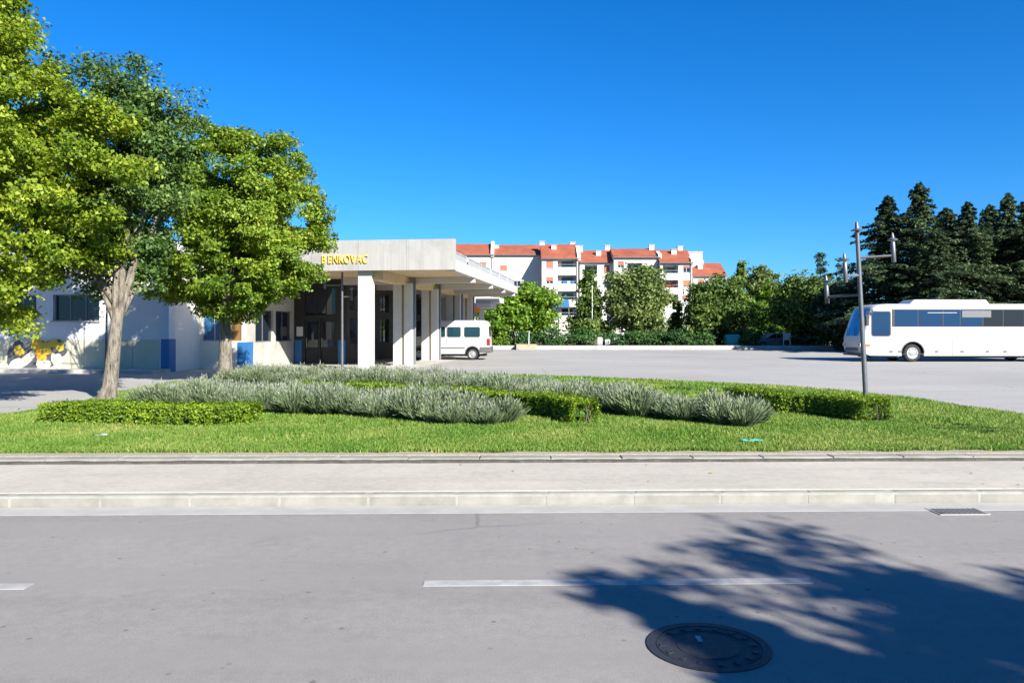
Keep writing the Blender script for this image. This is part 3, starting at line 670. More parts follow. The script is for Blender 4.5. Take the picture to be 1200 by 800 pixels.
MB().box(-2.62, -2.6, -.006, .01, .8, 2.1).build('door_seam', m_grey, van); MB().box(-3.48, -3.46, -.006, .01, .5, 2.1).build('door_seam', m_grey, van); MB().box(-3.4, -3.22, -.03, .01, 1.08, 1.13).build('door_handle', m_black, van)

# ---------------------------------------------------------------- vegetation
def leaves(pos, nrm, size, rg, asp=.62, fold=.18):
    """diamond leaf quads"""
    n = len(pos); t = rg.normal(size=(n, 3)); t -= nrm * (t * nrm).sum(1, keepdims=True); t /= np.linalg.norm(t, axis=1, keepdims=True) + 1e-9
    s = np.cross(nrm, t); sz = (size * rg.uniform(.5, 1.35, n))[:, None] if np.ndim(size) == 0 else size[:, None]
    V = np.stack([pos - t*sz*.5, pos + s*sz*asp*.5 + nrm*sz*fold, pos + t*sz*.5, pos - s*sz*asp*.5 + nrm*sz*fold], 1).reshape(-1, 3)
    return V, np.arange(4*n).reshape(n, 4)
def unit(v): return v / (np.linalg.norm(v, axis=1, keepdims=True) + 1e-9)
def crown_pts(rg, c, rad, nclump, per, cr, shape='round', hollow=.55, lump=.2, sup=0):
    """clump centres inside an uneven envelope"""
    d = unit(rg.normal(size=(nclump, 3))); ph = rg.uniform(0, 6.28, 6)
    az = np.arctan2(d[:, 1], d[:, 0]); lumpv = 1 + lump*np.sin(3*az+ph[0]+2*d[:, 2])*.6 + lump*np.sin(5*az+ph[1]-4*d[:, 2])*.5 + lump*np.sin(7*d[:, 2]+ph[2])*.4
    r = (hollow + (1-hollow)*rg.uniform(0, 1, nclump)**.6) * lumpv
    p = d * r[:, None]
    if shape == 'cone':
        h = rg.uniform(-1, 1, nclump); h = -1 + 2*(1-np.sqrt(rg.uniform(0, 1, nclump)))*.98; a = rg.uniform(0, 6.28, nclump); q = (1-h)/2
        rr = (q**.8) * (hollow + (1-hollow)*rg.uniform(0, 1, nclump)) * (1 + lump*np.sin(4*a+ph[0]+5*h) + lump*.6*np.sin(9*h+ph[1])); p = np.stack([np.cos(a)*rr, np.sin(a)*rr, h], 1)
        d = unit(p*np.array([1, 1, .35]) + 1e-6)
    if shape == 'dome':      # broad, flat bottomed
        p[:, 2] = np.where(p[:, 2] < 0, p[:, 2]*.55, p[:, 2])
    cen = np.array(c) + p*np.array(rad)
    if sup:                  # boughs: clumps gather round fewer bough ends, leaving dark gaps between
        nb_ = max(8, nclump//6); w_ = rg.integers(0, nb_, nclump); ii = np.arange(nb_) + .5
        th_ = np.arccos(1 - 2*ii/nb_); f_ = np.pi*(1+5**.5)*ii; d = unit(np.stack([np.cos(f_)*np.sin(th_), np.sin(f_)*np.sin(th_), np.cos(th_)], 1) + rg.normal(size=(nb_, 3))*.1)
        az = np.arctan2(d[:, 1], d[:, 0]); lumpv = 1 + lump*np.sin(3*az+ph[0]+2*d[:, 2])*.6 + lump*np.sin(5*az+ph[1]-4*d[:, 2])*.5
        r = np.where(np.arange(nb_) % 3 == 0, rg.uniform(hollow*.7, hollow*1.1, nb_), rg.uniform(.84, 1.0, nb_)) * lumpv
        q_ = d*r[:, None]*np.array([1 + .0*1, 1, 1])
        if shape == 'dome': q_[:, 2] = np.where(q_[:, 2] < 0, q_[:, 2]*.8, q_[:, 2]); q_[:, :2] *= (1 + .12*np.clip(-d[:, 2:3] + .2, 0, .6))
        cen = (np.array(c) + q_*np.array(rad))[w_] + np.clip(rg.normal(size=(nclump, 3)), -1.5, 1.5)*sup*np.array([1, 1, .55]); d = unit(d[w_] + rg.normal(size=(nclump, 3))*.25)
    k = per
    off = np.clip(rg.normal(size=(nclump, k, 3)), -1.7, 1.7) * cr * np.array([1, 1, .6]) * rg.uniform(.6, 1.3, (nclump, 1, 1))
    pos = (cen[:, None, :] + off).reshape(-1, 3)
    dn = np.repeat(d, k, 0); nr = unit(dn*.5 + rg.normal(size=(nclump*k, 3))*.6 + np.array([0, 0, .45]))
    return cen, pos, nr
def trunk_mesh(base, fork, tips, r0, mat, rg, name='trunk', lean=(0, 0), n=10):
    """tapered trunk, limbs to the clump centres"""
    b = MB(); base = np.array(base, float); fork = np.array(fork, float)
    pts = []; rr = []
    for t in np.linspace(0, 1, 7):
        p = base + (fork-base)*t + np.array([math.sin(t*3+1)*.05, math.cos(t*4)*.05, 0])*(t > 0)*r0*4; pts.append(p); rr.append(r0*(1.35 if t == 0 else 1-.35*t))
    b.tube(pts, rr, n)
    for tip, lvl in tips:
        tip = np.array(tip, float); s = pts[-1] if lvl == 0 else pts[-2]
        mid = s + (tip-s)*.45 + np.array([0, 0, np.linalg.norm(tip-s)*.06]) + rg.normal(size=3)*.12
        q2 = s + (tip-s)*.75 + rg.normal(size=3)*.12
        ra = r0*.48; b.tube([s, mid, q2, tip], [ra, ra*.6, ra*.35, ra*.12], 7)
        for _ in range(2):
            e = q2 + rg.normal(size=3)*np.linalg.norm(tip-s)*.11; b.tube([mid, (mid+e)/2 + rg.normal(size=3)*.08, e], [ra*.4, ra*.25, ra*.08], 5)
    return b
def tree(label, cat, x, y, z0, crown_c, rad, nclump, per, cr, leaf, mat, seed, shape='round', r0=.16, bark=None, fork=None, group=None, hollow=.55, lump=.2, name='tree', nlimb=9, extra=None, force=0, sup=0):
    rg = np.random.default_rng(seed); t = empty(name, (x, y, z0)); tag(t, label, cat, group)
    cen, pos, nr = crown_pts(rg, crown_c, rad, nclump, per, cr, shape, hollow, lump, sup)
    if extra:
        for c2, rad2, nc2 in extra:
            a, b_, c_ = crown_pts(rg, c2, rad2, nc2, per, cr*(.62 if force else 1), 'round', hollow, lump); cen = np.vstack([cen, a]); pos = np.vstack([pos, b_]); nr = np.vstack([nr, c_])
    keep = pos[:, 2] > .12; pos, nr = pos[keep], nr[keep]
    V, Fq = leaves(pos, nr, leaf, rg)
    link('crown', np_mesh('crown', V, Fq, mat), t)
    fk = fork or (0, 0, max(.5, crown_c[2] - rad[2]*.75))
    if shape == 'cone': tb = MB().tube([(0, 0, -.1), (0, 0, crown_c[2]+rad[2]*.85)], [r0, r0*.15], 8)
    else:
        idx = rg.choice(len(cen), min(nlimb, len(cen)), replace=False); idx = np.concatenate([idx, np.arange(len(cen)-52, len(cen), 6)]) if force else idx; tb = trunk_mesh((0, 0, -.1), fk, [(np.array(fk) + (cen[i]-np.array(fk))*.78, k % 2) for k, i in enumerate(idx)], r0, bark, rg)
    tb.build('trunk', bark or m_bark2, t, smooth=60)
    return t
NEARG = 'tall leafy trees in front of the station'
# tree with the pale forked trunk (darker open crown)
x1, y1 = gp(123, 467)
tree('dark green open crowned tree with a pale forked trunk', 'tree', x1, y1, LAWNZ-.02, (-.3, .9, 5.5), (1.35, 1.6, 2.5), 300, 130, .22, .11, m_ash, 11, r0=.2, bark=m_bark, fork=(.35, .1, 2.35), name='broadleaf_tree', hollow=.35, lump=.3, nlimb=18, sup=.36,
     extra=[((-.9, .8, 8.0), (1.1, 1.2, 1.2), 45), ((.65, .9, 7.2), (1.2, 1.3, 1.6), 90), ((.45, .7, 3.9), (.7, .8, .9), 36), ((-.7, -.1, 3.9), (1.1, .8, .8), 40)])
# bright linden whose trunk stands left of the frame
tree('bright yellow green linden spreading beside the pale forked trunk', 'tree', gx(-45, 18.6), 18.6, LAWNZ-.09, (.3, 0, 5.4), (2.95, 2.8, 3.1), 800, 165, .2, .115, m_linden, 12, r0=.2, bark=m_bark, fork=(.1, 0, 2.3), name='linden_tree', hollow=.5, lump=.15, nlimb=14, sup=.36, extra=[((.75, .5, 9.0), (.5, .5, 1.0), 26)])
# round linden in front of the canopy
x2, y2 = gp(261, 446)
tree('round dense linden with a bare trunk beside the station canopy', 'tree', x2, y2, LAWNZ-.02, (.3, 0, 5.2), (2.75, 2.75, 3.5), 1100, 165, .18, .115, m_linden2, 13, 'dome', r0=.26, bark=m_bark, fork=(.15, 0, 2.3), name='linden_tree', hollow=.5, lump=.1, nlimb=12, sup=.33)
# tree behind the camera whose shadow falls across the road
tree('tall open crowned tree growing on the near side of the road', 'tree', 10.28, -3.78, -.03, (-.05, 0, 5.0), (2.0, 1.95, 2.3), 250, 120, .23, .18, m_ash, 14, r0=.16, bark=m_bark, fork=(0, 0, 2.3), name='broadleaf_tree', hollow=.2, lump=.3, nlimb=14, extra=[((-2.45, .45, 6.1), (.06, .06, .95), 30), ((-2.0, .3, 5.1), (.25, .25, .7), 22), ((-2.6, .4, 5.3), (.4, .4, .9), 40)], force=12)
tree('low leafy tree beside the tall one on the near roadside', 'tree', 13.6, -3.6, -.03, (0, 0, 4.4), (2.3, 2.3, 2.5), 240, 140, .32, .15, m_ash, 15, r0=.16, bark=m_bark, fork=(0, 0, 2.0), name='broadleaf_tree', hollow=.3, lump=.35, nlimb=12)

tree('slim dark tree standing close to the office wall with graffiti', 'tree', gx(123, 30.6), 30.6, LOTZ-.02, (-1.4, 0, 6.2), (1.6, 1.5, 2.2), 150, 110, .24, .14, m_ash, 16, r0=.05, bark=m_bark, fork=(.1, 0, 3.4), name='broadleaf_tree', hollow=.35, lump=.3, nlimb=10, sup=.35)
# far trees beyond the car park: (label, px, d, half width px, top y, bottom clear m, shape, material, seed)
FG = 'trees beyond the car park'
def far(label, px, d, hw, top, low, shape, mat, seed, nc=150, per=90, name='broadleaf_tree', leaf=.33, lump=.2, hollow=.3, r0=.14):
    x = gx(px, d); h = gz(top, d) - .1; rx = hw/F*d
    cz = (h + low)/2; rz = (h - low)/2
    return tree(label, 'tree', x, d, .05, (0, 0, cz), (rx*.92, rx*.92, rz*(.95 if shape != 'cone' else 1)), nc, per, rx*.16 if shape != 'cone' else rx*.14, leaf, mat, seed, shape, r0=r0, name=name, group=FG, lump=lump, hollow=hollow, nlimb=7)
far('bright green spreading tree to the right of the minibus', 618, 76, 36, 330, 1.2, 'round', m_green, 21, 198, 85)
far('smaller bright green tree tucked close behind the minibus', 583, 74.5, 22, 346, .6, 'round', m_green, 22, 126, 85)
far('dark pointed tree in front of the flats with blue laundry', 690, 80, 27, 311, 1.0, 'cone', m_mid, 23, 150, 60)
far('pale green tall tree hiding the middle of the flats', 746, 80, 36, 305, 1.1, 'round', m_lightg, 24, 234, 85, lump=.15)
far('slim dark young conifer between two leafy trees', 793, 82, 14, 341, .4, 'cone', m_mid, 25, 70, 50, 'conifer_tree')
far('broad dark and bright green tree right of the slim conifer', 838, 78, 38, 322, .9, 'round', m_mid, 26, 234, 85)
far('tall slim dark tree rising behind the broad green one', 868, 90, 19, 297, 1.0, 'cone', m_mid, 27, 110, 60)
far('airy pale tree standing right of the tall slim one', 893, 92, 23, 305, 1.2, 'round', m_lightg, 28, 144, 85)
far('wide mid green tree with deep shade beneath, left of the coach', 943, 74, 40, 320, .8, 'round', m_mid, 29, 252, 85)
far('low yellow green tree behind the wide shady one', 905, 84, 26, 335, .8, 'round', m_green, 30, 144, 85)
far('dark low tree between the shady tree and the cedars', 990, 69, 32, 326, .3, 'round', m_pine, 31, 234, 85)
far('bluish distant cedar peeking above the leafy trees', 962, 112, 17, 288, 2, 'cone', m_pineb, 32, 110, 55, 'cedar_tree')
far('lower bluish distant cedar beside the taller bluish one', 984, 114, 15, 302, 2, 'cone', m_pineb, 33, 90, 55, 'cedar_tree')
far('tree tip showing above the station roof', 391, 92, 14, 266, 3, 'cone', m_mid, 34, 90, 55)
# cedars: tiers of flat drooping branches
def cedar_mesh(seed, h, r):
    rg = np.random.default_rng(seed); P = []; N = []; tb = MB().tube([(0, 0, -.1), (.05, 0, h*.5), (0, 0, h*.98)], [.22, .13, .02], 8)
    nb = int(h*15)
    for i in range(nb):
        q = i/nb; z = .6 + (h-.7)*q; a = i*2.399 + rg.uniform(-.4, .4); ln = r*((1-q)**.8)*min(1, .55+q*2.2)*rg.uniform(.5, 1.3)*(1+.25*math.sin(i*.11+seed)) + .12; k = int(34 + ln*66)
        t = rg.uniform(.05, 1, k)**.8; wv_ = (rg.normal(size=k))*.17*ln*(1.15-t) + rg.normal(size=k)*.05
        dx, dy = math.cos(a), math.sin(a); zz = z + t*ln*.24 - (t**2)*ln*.28 + rg.normal(size=k)*.07
        P.append(np.stack([dx*t*ln - dy*wv_, dy*t*ln + dx*wv_, zz], 1)); N.append(unit(np.array([dx*.35, dy*.35, 1]) + rg.normal(size=(k, 3))*.45))
        if i % 3 == 0: tb.tube([(0, 0, z), (dx*ln*.9, dy*ln*.9, z - .02*ln)], [.04, .01], 5)
    V, Fq = leaves(np.vstack(P), np.vstack(N), .3, rg, .45, .05)
    return np_mesh('crown', V, Fq, m_pine), tb.mesh('trunk', m_bark2, 60)
cm = [cedar_mesh(41+i, 13.5, 5.6) for i in range(3)]
CEDL = ['bushy dark cedar at the end of the cedar row, nearest the shady trees', 'tallest dark cedar rising behind the coach front', 'dark cedar standing second from the bushy end cedar, behind the coach', 'dark cedar above the roof unit of the coach', 'dark cedar behind the rear half of the coach', 'tall slender dark cedar behind the coach windows with curtains', 'dark cedar at the rear of the coach', 'dark cedar further along the row past the coach', 'pale tipped small cedar in front of the cedar row', 'last dark cedar of the row past the coach']
for i, (px, d, top, ws) in enumerate([(1040, 63, 229, 1.05), (1077, 62, 214, .95), (1109, 65, 243, .95), (1134, 63, 236, .9), (1160, 65, 240, .95), (1181, 67, 226, .8), (1204, 63, 232, .95), (1240, 64, 226, 1), (1098, 59, 268, .75), (1275, 64, 236, 1)]):
    h = gz(top, d) - .05; t = empty('cedar_tree', (gx(px, d), d, .05), i*1.3); tag(t, CEDL[i], 'tree', 'row of dark cedars behind the coach')
    s = (ws, ws, h/13.5)
    link('crown', cm[i % 3][0], t, sc_=s); link('trunk', cm[i % 3][1], t, sc_=s)
# shrubs along the low wall
def shrub(label, px, d, hw, top, seed, mat, low=0):
    x = gx(px, d); h = gz(top, d); rx = hw/F*d; rg = np.random.default_rng(seed); t = empty('shrub', (x, d, .08)); tag(t, label, 'shrub', 'shrubs along the low wall')
    cen, pos, nr = crown_pts(rg, (0, 0, h*.45), (rx*.9, min(rx, 1.2)*.9, h*.5), 55, 60, .24, 'round', .35, .2); pos[:, 2] = np.abs(pos[:, 2])
    V, Fq = leaves(pos, nr, .2, rg); link('foliage', np_mesh('foliage', V, Fq, mat), t)
    b = MB(); 
    for i in range(0, 55, 6): b.tube([(rg.normal()*.1, rg.normal()*.1, -.05), tuple(cen[i]*.5), tuple(cen[i])], [.03, .02, .008], 5)
    b.build('stem', m_bark2, t)
for a in [('rounded dark shrub under the bright green spreading tree', 648, 73, 21, 382, 51, m_bush), ('rounded shrub with reddish stems in front of the dark pointed tree', 680, 73, 20, 384, 52, m_bush), ('shrub at the foot of the pale green tall tree', 741, 73, 25, 387, 53, m_bush),
          ('low shrub under the slim dark conifer', 795, 73, 22, 386, 54, m_bush), ('shrub beside the teal container under the broad tree', 822, 74.3, 15, 391, 55, m_bush), ('tall leafy shrub behind the minibus rear', 578, 73, 17, 372, 56, m_green), ('small shrub between teal container and white panel', 880, 74.5, 11, 390, 57, m_bush),
          ('leafy shrub behind the sand coloured planter', 613, 74, 22, 384, 150, m_bush), ('low shrub between bollards and the pale tall tree', 716, 75.5, 17, 388, 151, m_bush), ('shrub between the pale tall tree and the slim conifer', 769, 74, 19, 386, 152, m_bush),
          ('shrub behind the wide teal container', 850, 77.5, 22, 382, 153, m_mid), ('shrub under the low yellow green tree', 900, 80, 26, 380, 154, m_mid), ('dark shrub right of the white framed panel', 934, 75, 16, 385, 155, m_pine), ('dark shrub in the deep shade left of the coach', 958, 72.5, 30, 384, 58, m_pine), ('dark shrub behind the coach front', 1010, 70, 28, 380, 59, m_pine)]:
    shrub(*a)
# thicket closing the view behind the trees
rg = np.random.default_rng(77); n = 26000
P = np.stack([rg.uniform(18, 110, n), rg.normal(122, 3, n), rg.uniform(0, 1, n)**.8*(3.6 + 1.4*np.sin(np.linspace(0, 1, n)*40))], 1)
P[:, 2] *= .75 + .3*np.sin(P[:, 0]*.7) * np.cos(P[:, 0]*.31)
V, Fq = leaves(P, unit(rg.normal(size=(n, 3)) + np.array([0, -.5, .6])), .55, rg)
tag(link('thicket', np_mesh('thicket', V, Fq, m_mid)), 'dark green thicket closing the view behind the far trees', 'thicket', kind='stuff')

# low concrete wall at the far edge of the car park
lw = empty('low_wall', (0, 71.2, 0)); tag(lw, 'long low pale concrete wall edging the far side of the car park', 'wall')
bl = MB().box(0, 2.38, 0, .3, 0, .48, c=.02).mesh('wall_block', m_apron)
for k in range(26): link('wall_block', bl, lw, (-4.5 + k*2.4, random.Random(k).uniform(-.02, .02), 0))
tag(MB().box(-120, 200, 71.6, 400, -.02, .1).build('park_ground', m_soil), kind='structure')
# small things behind the wall
def bin_(label, px, d, wd, h, zb=.1):
    o = empty('waste_container', (gx(px, d), d, zb)); tag(o, label, 'container')
    MB().add([(-wd/2*.85, -.4, .15), (wd/2*.85, -.4, .15), (wd/2*.85, .4, .15), (-wd/2*.85, .4, .15), (-wd/2, -.5, h*.8), (wd/2, -.5, h*.8), (wd/2, .5, h*.8), (-wd/2, .5, h*.8)], [(0,3,2,1),(4,5,6,7),(0,1,5,4),(1,2,6,5),(2,3,7,6),(3,0,4,7)]).build('body', m_teal, o, bevel=.03)
    MB().add([(-wd/2-.03, -.53, h*.8), (wd/2+.03, -.53, h*.8), (wd/2+.03, .53, h*.8), (-wd/2-.03, .53, h*.8), (-wd/2+.1, -.2, h), (wd/2-.1, -.2, h), (wd/2-.1, .4, h), (-wd/2+.1, .4, h)], [(0,3,2,1),(4,5,6,7),(0,1,5,4),(1,2,6,5),(2,3,7,6),(3,0,4,7)]).build('lid', m_teal, o, bevel=.02)
    for sx in (-.3, .3):
        for sy in (-.3, .3): MB().lathe([(.08, -.03), (.08, .03)], 12, 0, Matrix.Translation((sx*wd, sy, .08)) @ Matrix.Rotation(R(90), 4, 'X')).build('castor', m_black, o)
bin_('wide teal waste container behind the low wall, under the broad tree', 858, 75.5, 1.35, 1.35)
bin_('narrow teal waste container beside the wide one', 829, 76, .7, 1.35)
pn = empty('notice_panel', (gx(922, 73.5), 73.5, .1)); tag(pn, 'white framed panel on two posts behind the low wall', 'panel')
for sx in (-.3, .3): MB().box(sx-.04, sx+.04, -.04, .04, -.05, 1.6).build('post', m_white, pn)
MB().box(-.26, .26, -.02, .02, .85, 1.5).build('board', m_white, pn); MB().box(-.26, .26, -.02, .02, .3, .36).build('rail', m_white, pn)
for i, (px, hh) in enumerate(((703, 1.1), (712, .9), (722, 1.05))):
    o = empty('bollard', (gx(px, 74), 74, .1)); tag(o, ['white concrete bollard between the rounded shrubs, tallest one', 'short white concrete bollard between two taller ones', 'white concrete bollard next to the shrub under the pale tree'][i], 'bollard', 'white bollards between shrubs')
    MB().box(-.22, .22, -.15, .15, -.05, hh, c=.05).build('shaft', m_white, o); MB().box(-.25, .25, -.18, .18, hh*.35, hh*.45).build('band', m_frame, o)
o = empty('flag_pole', (gx(694, 78.6), 78.6, .1)); tag(o, 'thin white pole standing in front of the dark pointed tree', 'pole')
MB().tube([(0, 0, -.05), (0, 0, 6)], [.05, .035], 10).build('shaft', m_white, o, smooth=50); MB().lathe([(.05, 6), (.09, 6.05), (.05, 6.12), (.01, 6.15)], 12).build('knob', m_white, o, smooth=50)
o = empty('planter', (gx(617, 70.3), 70.3, LOTZ)); tag(o, 'low sand coloured block planter at the end of the low wall', 'planter')
b = MB(); b.box(-.9, .9, 0, .18, 0, .5); b.box(-.9, .9, .82, 1.0, 0, .5); b.box(-.9, -.72, .18, .82, 0, .498); b.box(.72, .9, .18, .82, 0, .498); b.build('box', m_sand, o); MB().box(-.72, .72, .18, .82, 0, .42).build('soil', m_soil, o)
MB().tube([(.2, .5, .3), (.24, .5, 1.7)], [.05, .03], 8).build('stake', m_white, o)
# parked silver car glimpsed under the trees
car = empty('parked_car', (gx(908, 77), 77, .1), R(8)); tag(car, 'silver hatchback half hidden under the trees left of the white panel', 'car')
cpf = [(0, .3), (.45, .28)] + arc(.8, .32, .34, 8, 180, 0) + [(1.2, .25), (2.9, .25)] + arc(3.3, .32, .34, 8, 180, 0) + [(3.75, .3), (3.95, .45), (3.95, .85), (3.8, 1.0), (3.55, 1.4), (3.2, 1.48), (1.9, 1.47), (1.1, 1.0), (.2, .85), (.02, .6)]
cpf = [(x - 2, z) for x, z in cpf]
loft('body', cpf, 1.7, [(0, lambda p: (p[0]*.97, p[1]-.05*(p[1] > 1.2))), (.1, lambda p: p), (1.6, lambda p: p), (1.7, lambda p: (p[0]*.97, p[1]-.05*(p[1] > 1.2)))], m_silver, car)
for a_ in ([(-.72, 1.0), (.15, 1.0), (.15, 1.36), (-.15, 1.36)], [(.22, 1.0), (1.3, 1.0), (1.15, 1.36), (.22, 1.36)]): MB().add([(x, -.01, z) for x, z in a_], [(0, 1, 2, 3)]).build('side_window', m_glass, car)
for wx in (-1.2, 1.3):
    for yy, s_ in ((.1, -1), (1.6, 1)): wheel(car, wx, yy, .3, .2, s_)
MB().box(-2.0, -1.9, .15, .45, .6, .75).build('headlight', m_lampg, car); MB().box(1.86, 1.96, .1, .35, .7, .95).build('tail_light', m_redl, car)

# ---------------------------------------------------------------- flats behind
DA = 140.0
def ax(px): return gx(px, DA)
def az_(py): return gz(py, DA)
def flats(label, p0, p1, eave, ridge, wins, logs, yoff=0, chim=(), para=None, depth=9.0, seed=0):
    """one stepped house of the block. wins: (px0, px1, py_top, py_bot, shutter 0..1); logs: (px0, px1, py_top, py_bot, laundry)"""
    y0 = DA + yoff; k = y0/DA; x0, x1 = gx(p0, y0), gx(p1, y0); ze = gz(eave, y0); zr = gz(ridge, y0 + 4.5)
    h = empty('apartment_house', (x0, y0, 0)); tag(h, label, 'apartment house', 'stepped white flats with red roofs')
    X = lambda p: gx(p, y0) - x0; Z = lambda p: gz(p, y0); W = x1 - x0
    ops = [(X(a), X(b_), Z(d_), Z(c_), .18) for a, b_, c_, d_, s in wins] + [(X(a), X(b_), Z(d_), Z(c_), 1.3) for a, b_, c_, d_, s in logs]
    facade(h, 'wall', 0, W, 0, ze, ops, m_white2)
    bd = MB(); bd.quad((0, 0, 0), (0, 0, ze), (0, depth, ze), (0, depth, 0)); bd.quad((W, 0, 0), (W, depth, 0), (W, depth, ze), (W, 0, ze)); bd.quad((0, depth, 0), (0, depth, ze), (W, depth, ze), (W, depth, 0))
    bd.add([(0, 0, ze), (0, 4.5, zr - .1), (0, depth, ze)], [(0, 1, 2)]); bd.add([(W, 0, ze), (W, 4.5, zr - .1), (W, depth, ze)], [(2, 1, 0)])
    bd.build('side_wall', m_white2, h)
    r = MB(); o_ = .35; sl = (zr-ze)/4.5
    for (xa, xb) in ((-.12, W + .12),):
        for s in (0, 1):
            ya, za = (-o_, ze - o_*sl) if s == 0 else (depth + o_, ze - o_*sl*.9)
            r.add([(xa, ya, za), (xb, ya, za), (xb, 4.5, zr), (xa, 4.5, zr), (xa, ya, za+.2), (xb, ya, za+.2), (xb, 4.5, zr+.2), (xa, 4.5, zr+.2)], [(0,3,2,1),(4,5,6,7),(0,1,5,4),(1,2,6,5),(2,3,7,6),(3,0,4,7)])
    rf = r.build('roof', m_tile, h, fix=False)
    MB().tube([(-.1, -o_-.08, ze - o_*sl + .08), (W+.1, -o_-.08, ze - o_*sl + .08)], .09, 6).build('gutter', m_frame, rf)
    for cxp, ct, yb in chim:
        cx = X(cxp); zt = gz(ct, y0 + yb); zb = ze + min(yb, 9-yb)*sl - .2
        c_ = MB().box(cx-.45, cx+.45, yb-.35, yb+.35, zb, zt).build('chimney', m_white2, rf); MB().box(cx-.55, cx+.55, yb-.45, yb+.45, zt, zt+.14).build('chimney_cap', m_conc, c_)
    if para:
        pxp, pt = para; xx = X(pxp); zt = gz(pt, y0+4)
        MB().add([(xx-.3, -.3, ze-.4), (xx-.3, 5.2, ze-.4), (xx-.3, 5.2, zt), (xx-.3, 3.6, zt), (xx-.3, -.3, ze+.5), (xx+.3, -.3, ze-.4), (xx+.3, 5.2, ze-.4), (xx+.3, 5.2, zt), (xx+.3, 3.6, zt), (xx+.3, -.3, ze+.5)],
                 [(0,1,2,3,4), (9,8,7,6,5), (0,5,6,1), (1,6,7,2), (2,7,8,3), (3,8,9,4), (4,9,5,0)]).build('fire_wall', m_white2, h, fix=True)
    for a, b_, c_, d_, s in wins:
        wo = window(h, X(a)+.003, X(b_)-.003, Z(d_)+.003, Z(c_)-.003, .12, m_glass, m_white, 1, .07)
        if s: MB().box(X(a)+.02, X(b_)-.02, .06, .1, Z(c_) - (Z(c_)-Z(d_))*s, Z(c_)-.01).build('shutter', m_shutter, wo)
        MB().box(X(a)-.1, X(b_)+.1, -.1, .1, Z(d_)-.1, Z(d_)-.003).build('sill', m_conc, wo)
    for a, b_, c_, d_, s in logs:
        lo = MB().quad((X(a), 1.3, Z(d_)), (X(b_), 1.3, Z(d_)), (X(b_), 1.3, Z(c_)), (X(a), 1.3, Z(c_))).build('loggia', m_log, h)
        m_ = (X(a)+X(b_))/2; MB().box(m_-.9, m_+1.1, 1.2, 1.28, Z(d_)+.02, Z(c_)-.3).build('loggia_door', m_glass if s != 2 else m_shutter, lo)
        MB().box(X(a)+.02, X(b_)-.02, .06, .11, Z(d_)+.45, Z(d_)+.5).build('hand_rail', m_rail, lo)
        if s == 1:
            for q in range(3): MB().box(m_-.8+q*.75, m_-.2+q*.75, .02, .05, Z(d_)-.1 + .1*q, Z(d_)+.48).build('laundry', m_blue if q != 1 else m_blue2, lo)
        if s == 2: MB().box(m_-1.1, m_+.6, .02, .05, Z(d_)+.0, Z(d_)+.48).build('laundry', m_redl, lo)
    MB().tube([(W-.25, -.07, 0.0), (W-.25, -.07, ze-.3)], .06, 6).build('downpipe', m_frame, h)
    return h
flats('white flats with red roof rising behind the station railing', 528, 578, 298.5, 287, [(541, 549, 307, 314, 0), (541, 549, 325, 332, 0), (562, 570, 307, 314, .6), (562, 570, 325, 332, 0)], [], 4, (), (577, 283))
flats('white flats with a single small brown shuttered window and long roof', 578.5, 636, 298.5, 288, [(586, 594, 311, 317, .9), (586, 594, 329, 336, .5), (602, 610, 329, 336, 0)], [], 4.2, ((581.5, 288, 3),))
h3 = flats('projecting white flats with stacked loggias and blue laundry', 635, 677.5, 302.5, 287.5, [(640, 648, 306, 314.5, .9), (640, 648, 324.5, 332.5, .6), (640, 648, 343, 351, .8), (640, 648, 361, 369, 0)], [(653.5, 676, 304, 313, 0), (653.5, 676, 322.5, 332.5, 1), (653.5, 676, 341, 351, 0), (653.5, 676, 359.5, 369.5, 0)], 0, ((636.5, 283.5, 4.5), (650, 288, 3), (673.5, 284.5, 5)), (678.3, 288))
# windows on the shaded flank of the projecting flats
Tf = Matrix.Translation((0, 4.0, 0)) @ Matrix.Rotation(R(-90), 4, 'Z')
for zt in (306.5, 324.5): 
    wz0, wz1 = gz(zt + 8, 142), gz(zt, 142); wo = MB().box(-.05, .0, 1.4, 2.7, wz0, wz1).build('window', m_white, h3); MB().box(-.07, -.052, 1.48, 2.62, wz0+.08, wz1-.08).build('pane', m_glass, wo)
flats('recessed white flats with a wide red shuttered window', 679.5, 720, 307, 294.5, [(707.5, 714.5, 311, 319.5, 1), (707.5, 714.5, 329, 337, 0), (707.5, 714.5, 347, 355, .7)], [(685, 700, 310.5, 320, 0), (685, 700, 329, 338, 0), (685, 700, 347, 356, 0)], 3, ((682, 288.5, 4), (703, 294.5, 2.5), (715.5, 288, 5)))
flats('white flats mostly behind the pale green tall tree', 719.5, 773, 301.5, 292.5, [(724, 731, 306, 314, .6), (758, 767, 311.5, 319, .2), (758, 767, 329, 337, .5)], [(735, 752, 308, 317, 0), (735, 752, 326, 335, 0)], 1.5, ((768, 287.5, 4),), (773.2, 293))
flats('white flats with red laundry on a loggia beside the grey block', 773.8, 811, 307.5, 294, [(800.5, 808.5, 311.5, 319.5, .3), (800.5, 808.5, 328.5, 336.5, .8), (800.5, 808.5, 346, 354, .5)], [(776.5, 795, 311, 320, 0), (776.5, 795, 328, 337, 2), (776.5, 795, 345, 354, 0)], 0, ((793.5, 293, 3), (803, 289, 4.5)), (811.5, 298))
flats('lowest white flats at the end of the row with small roof', 812.5, 851, 323, 309.5, [(818, 825, 327, 335, .6), (834, 842, 327, 335, .3), (818, 825, 345, 353, 0)], [], 5, ((824, 311, 2.5), (828, 306, 4.5)))
tb_ = empty('stair_tower', (gx(815, 148), 148, 0)); tag(tb_, 'plain white stair tower rising behind the end flats', 'tower')
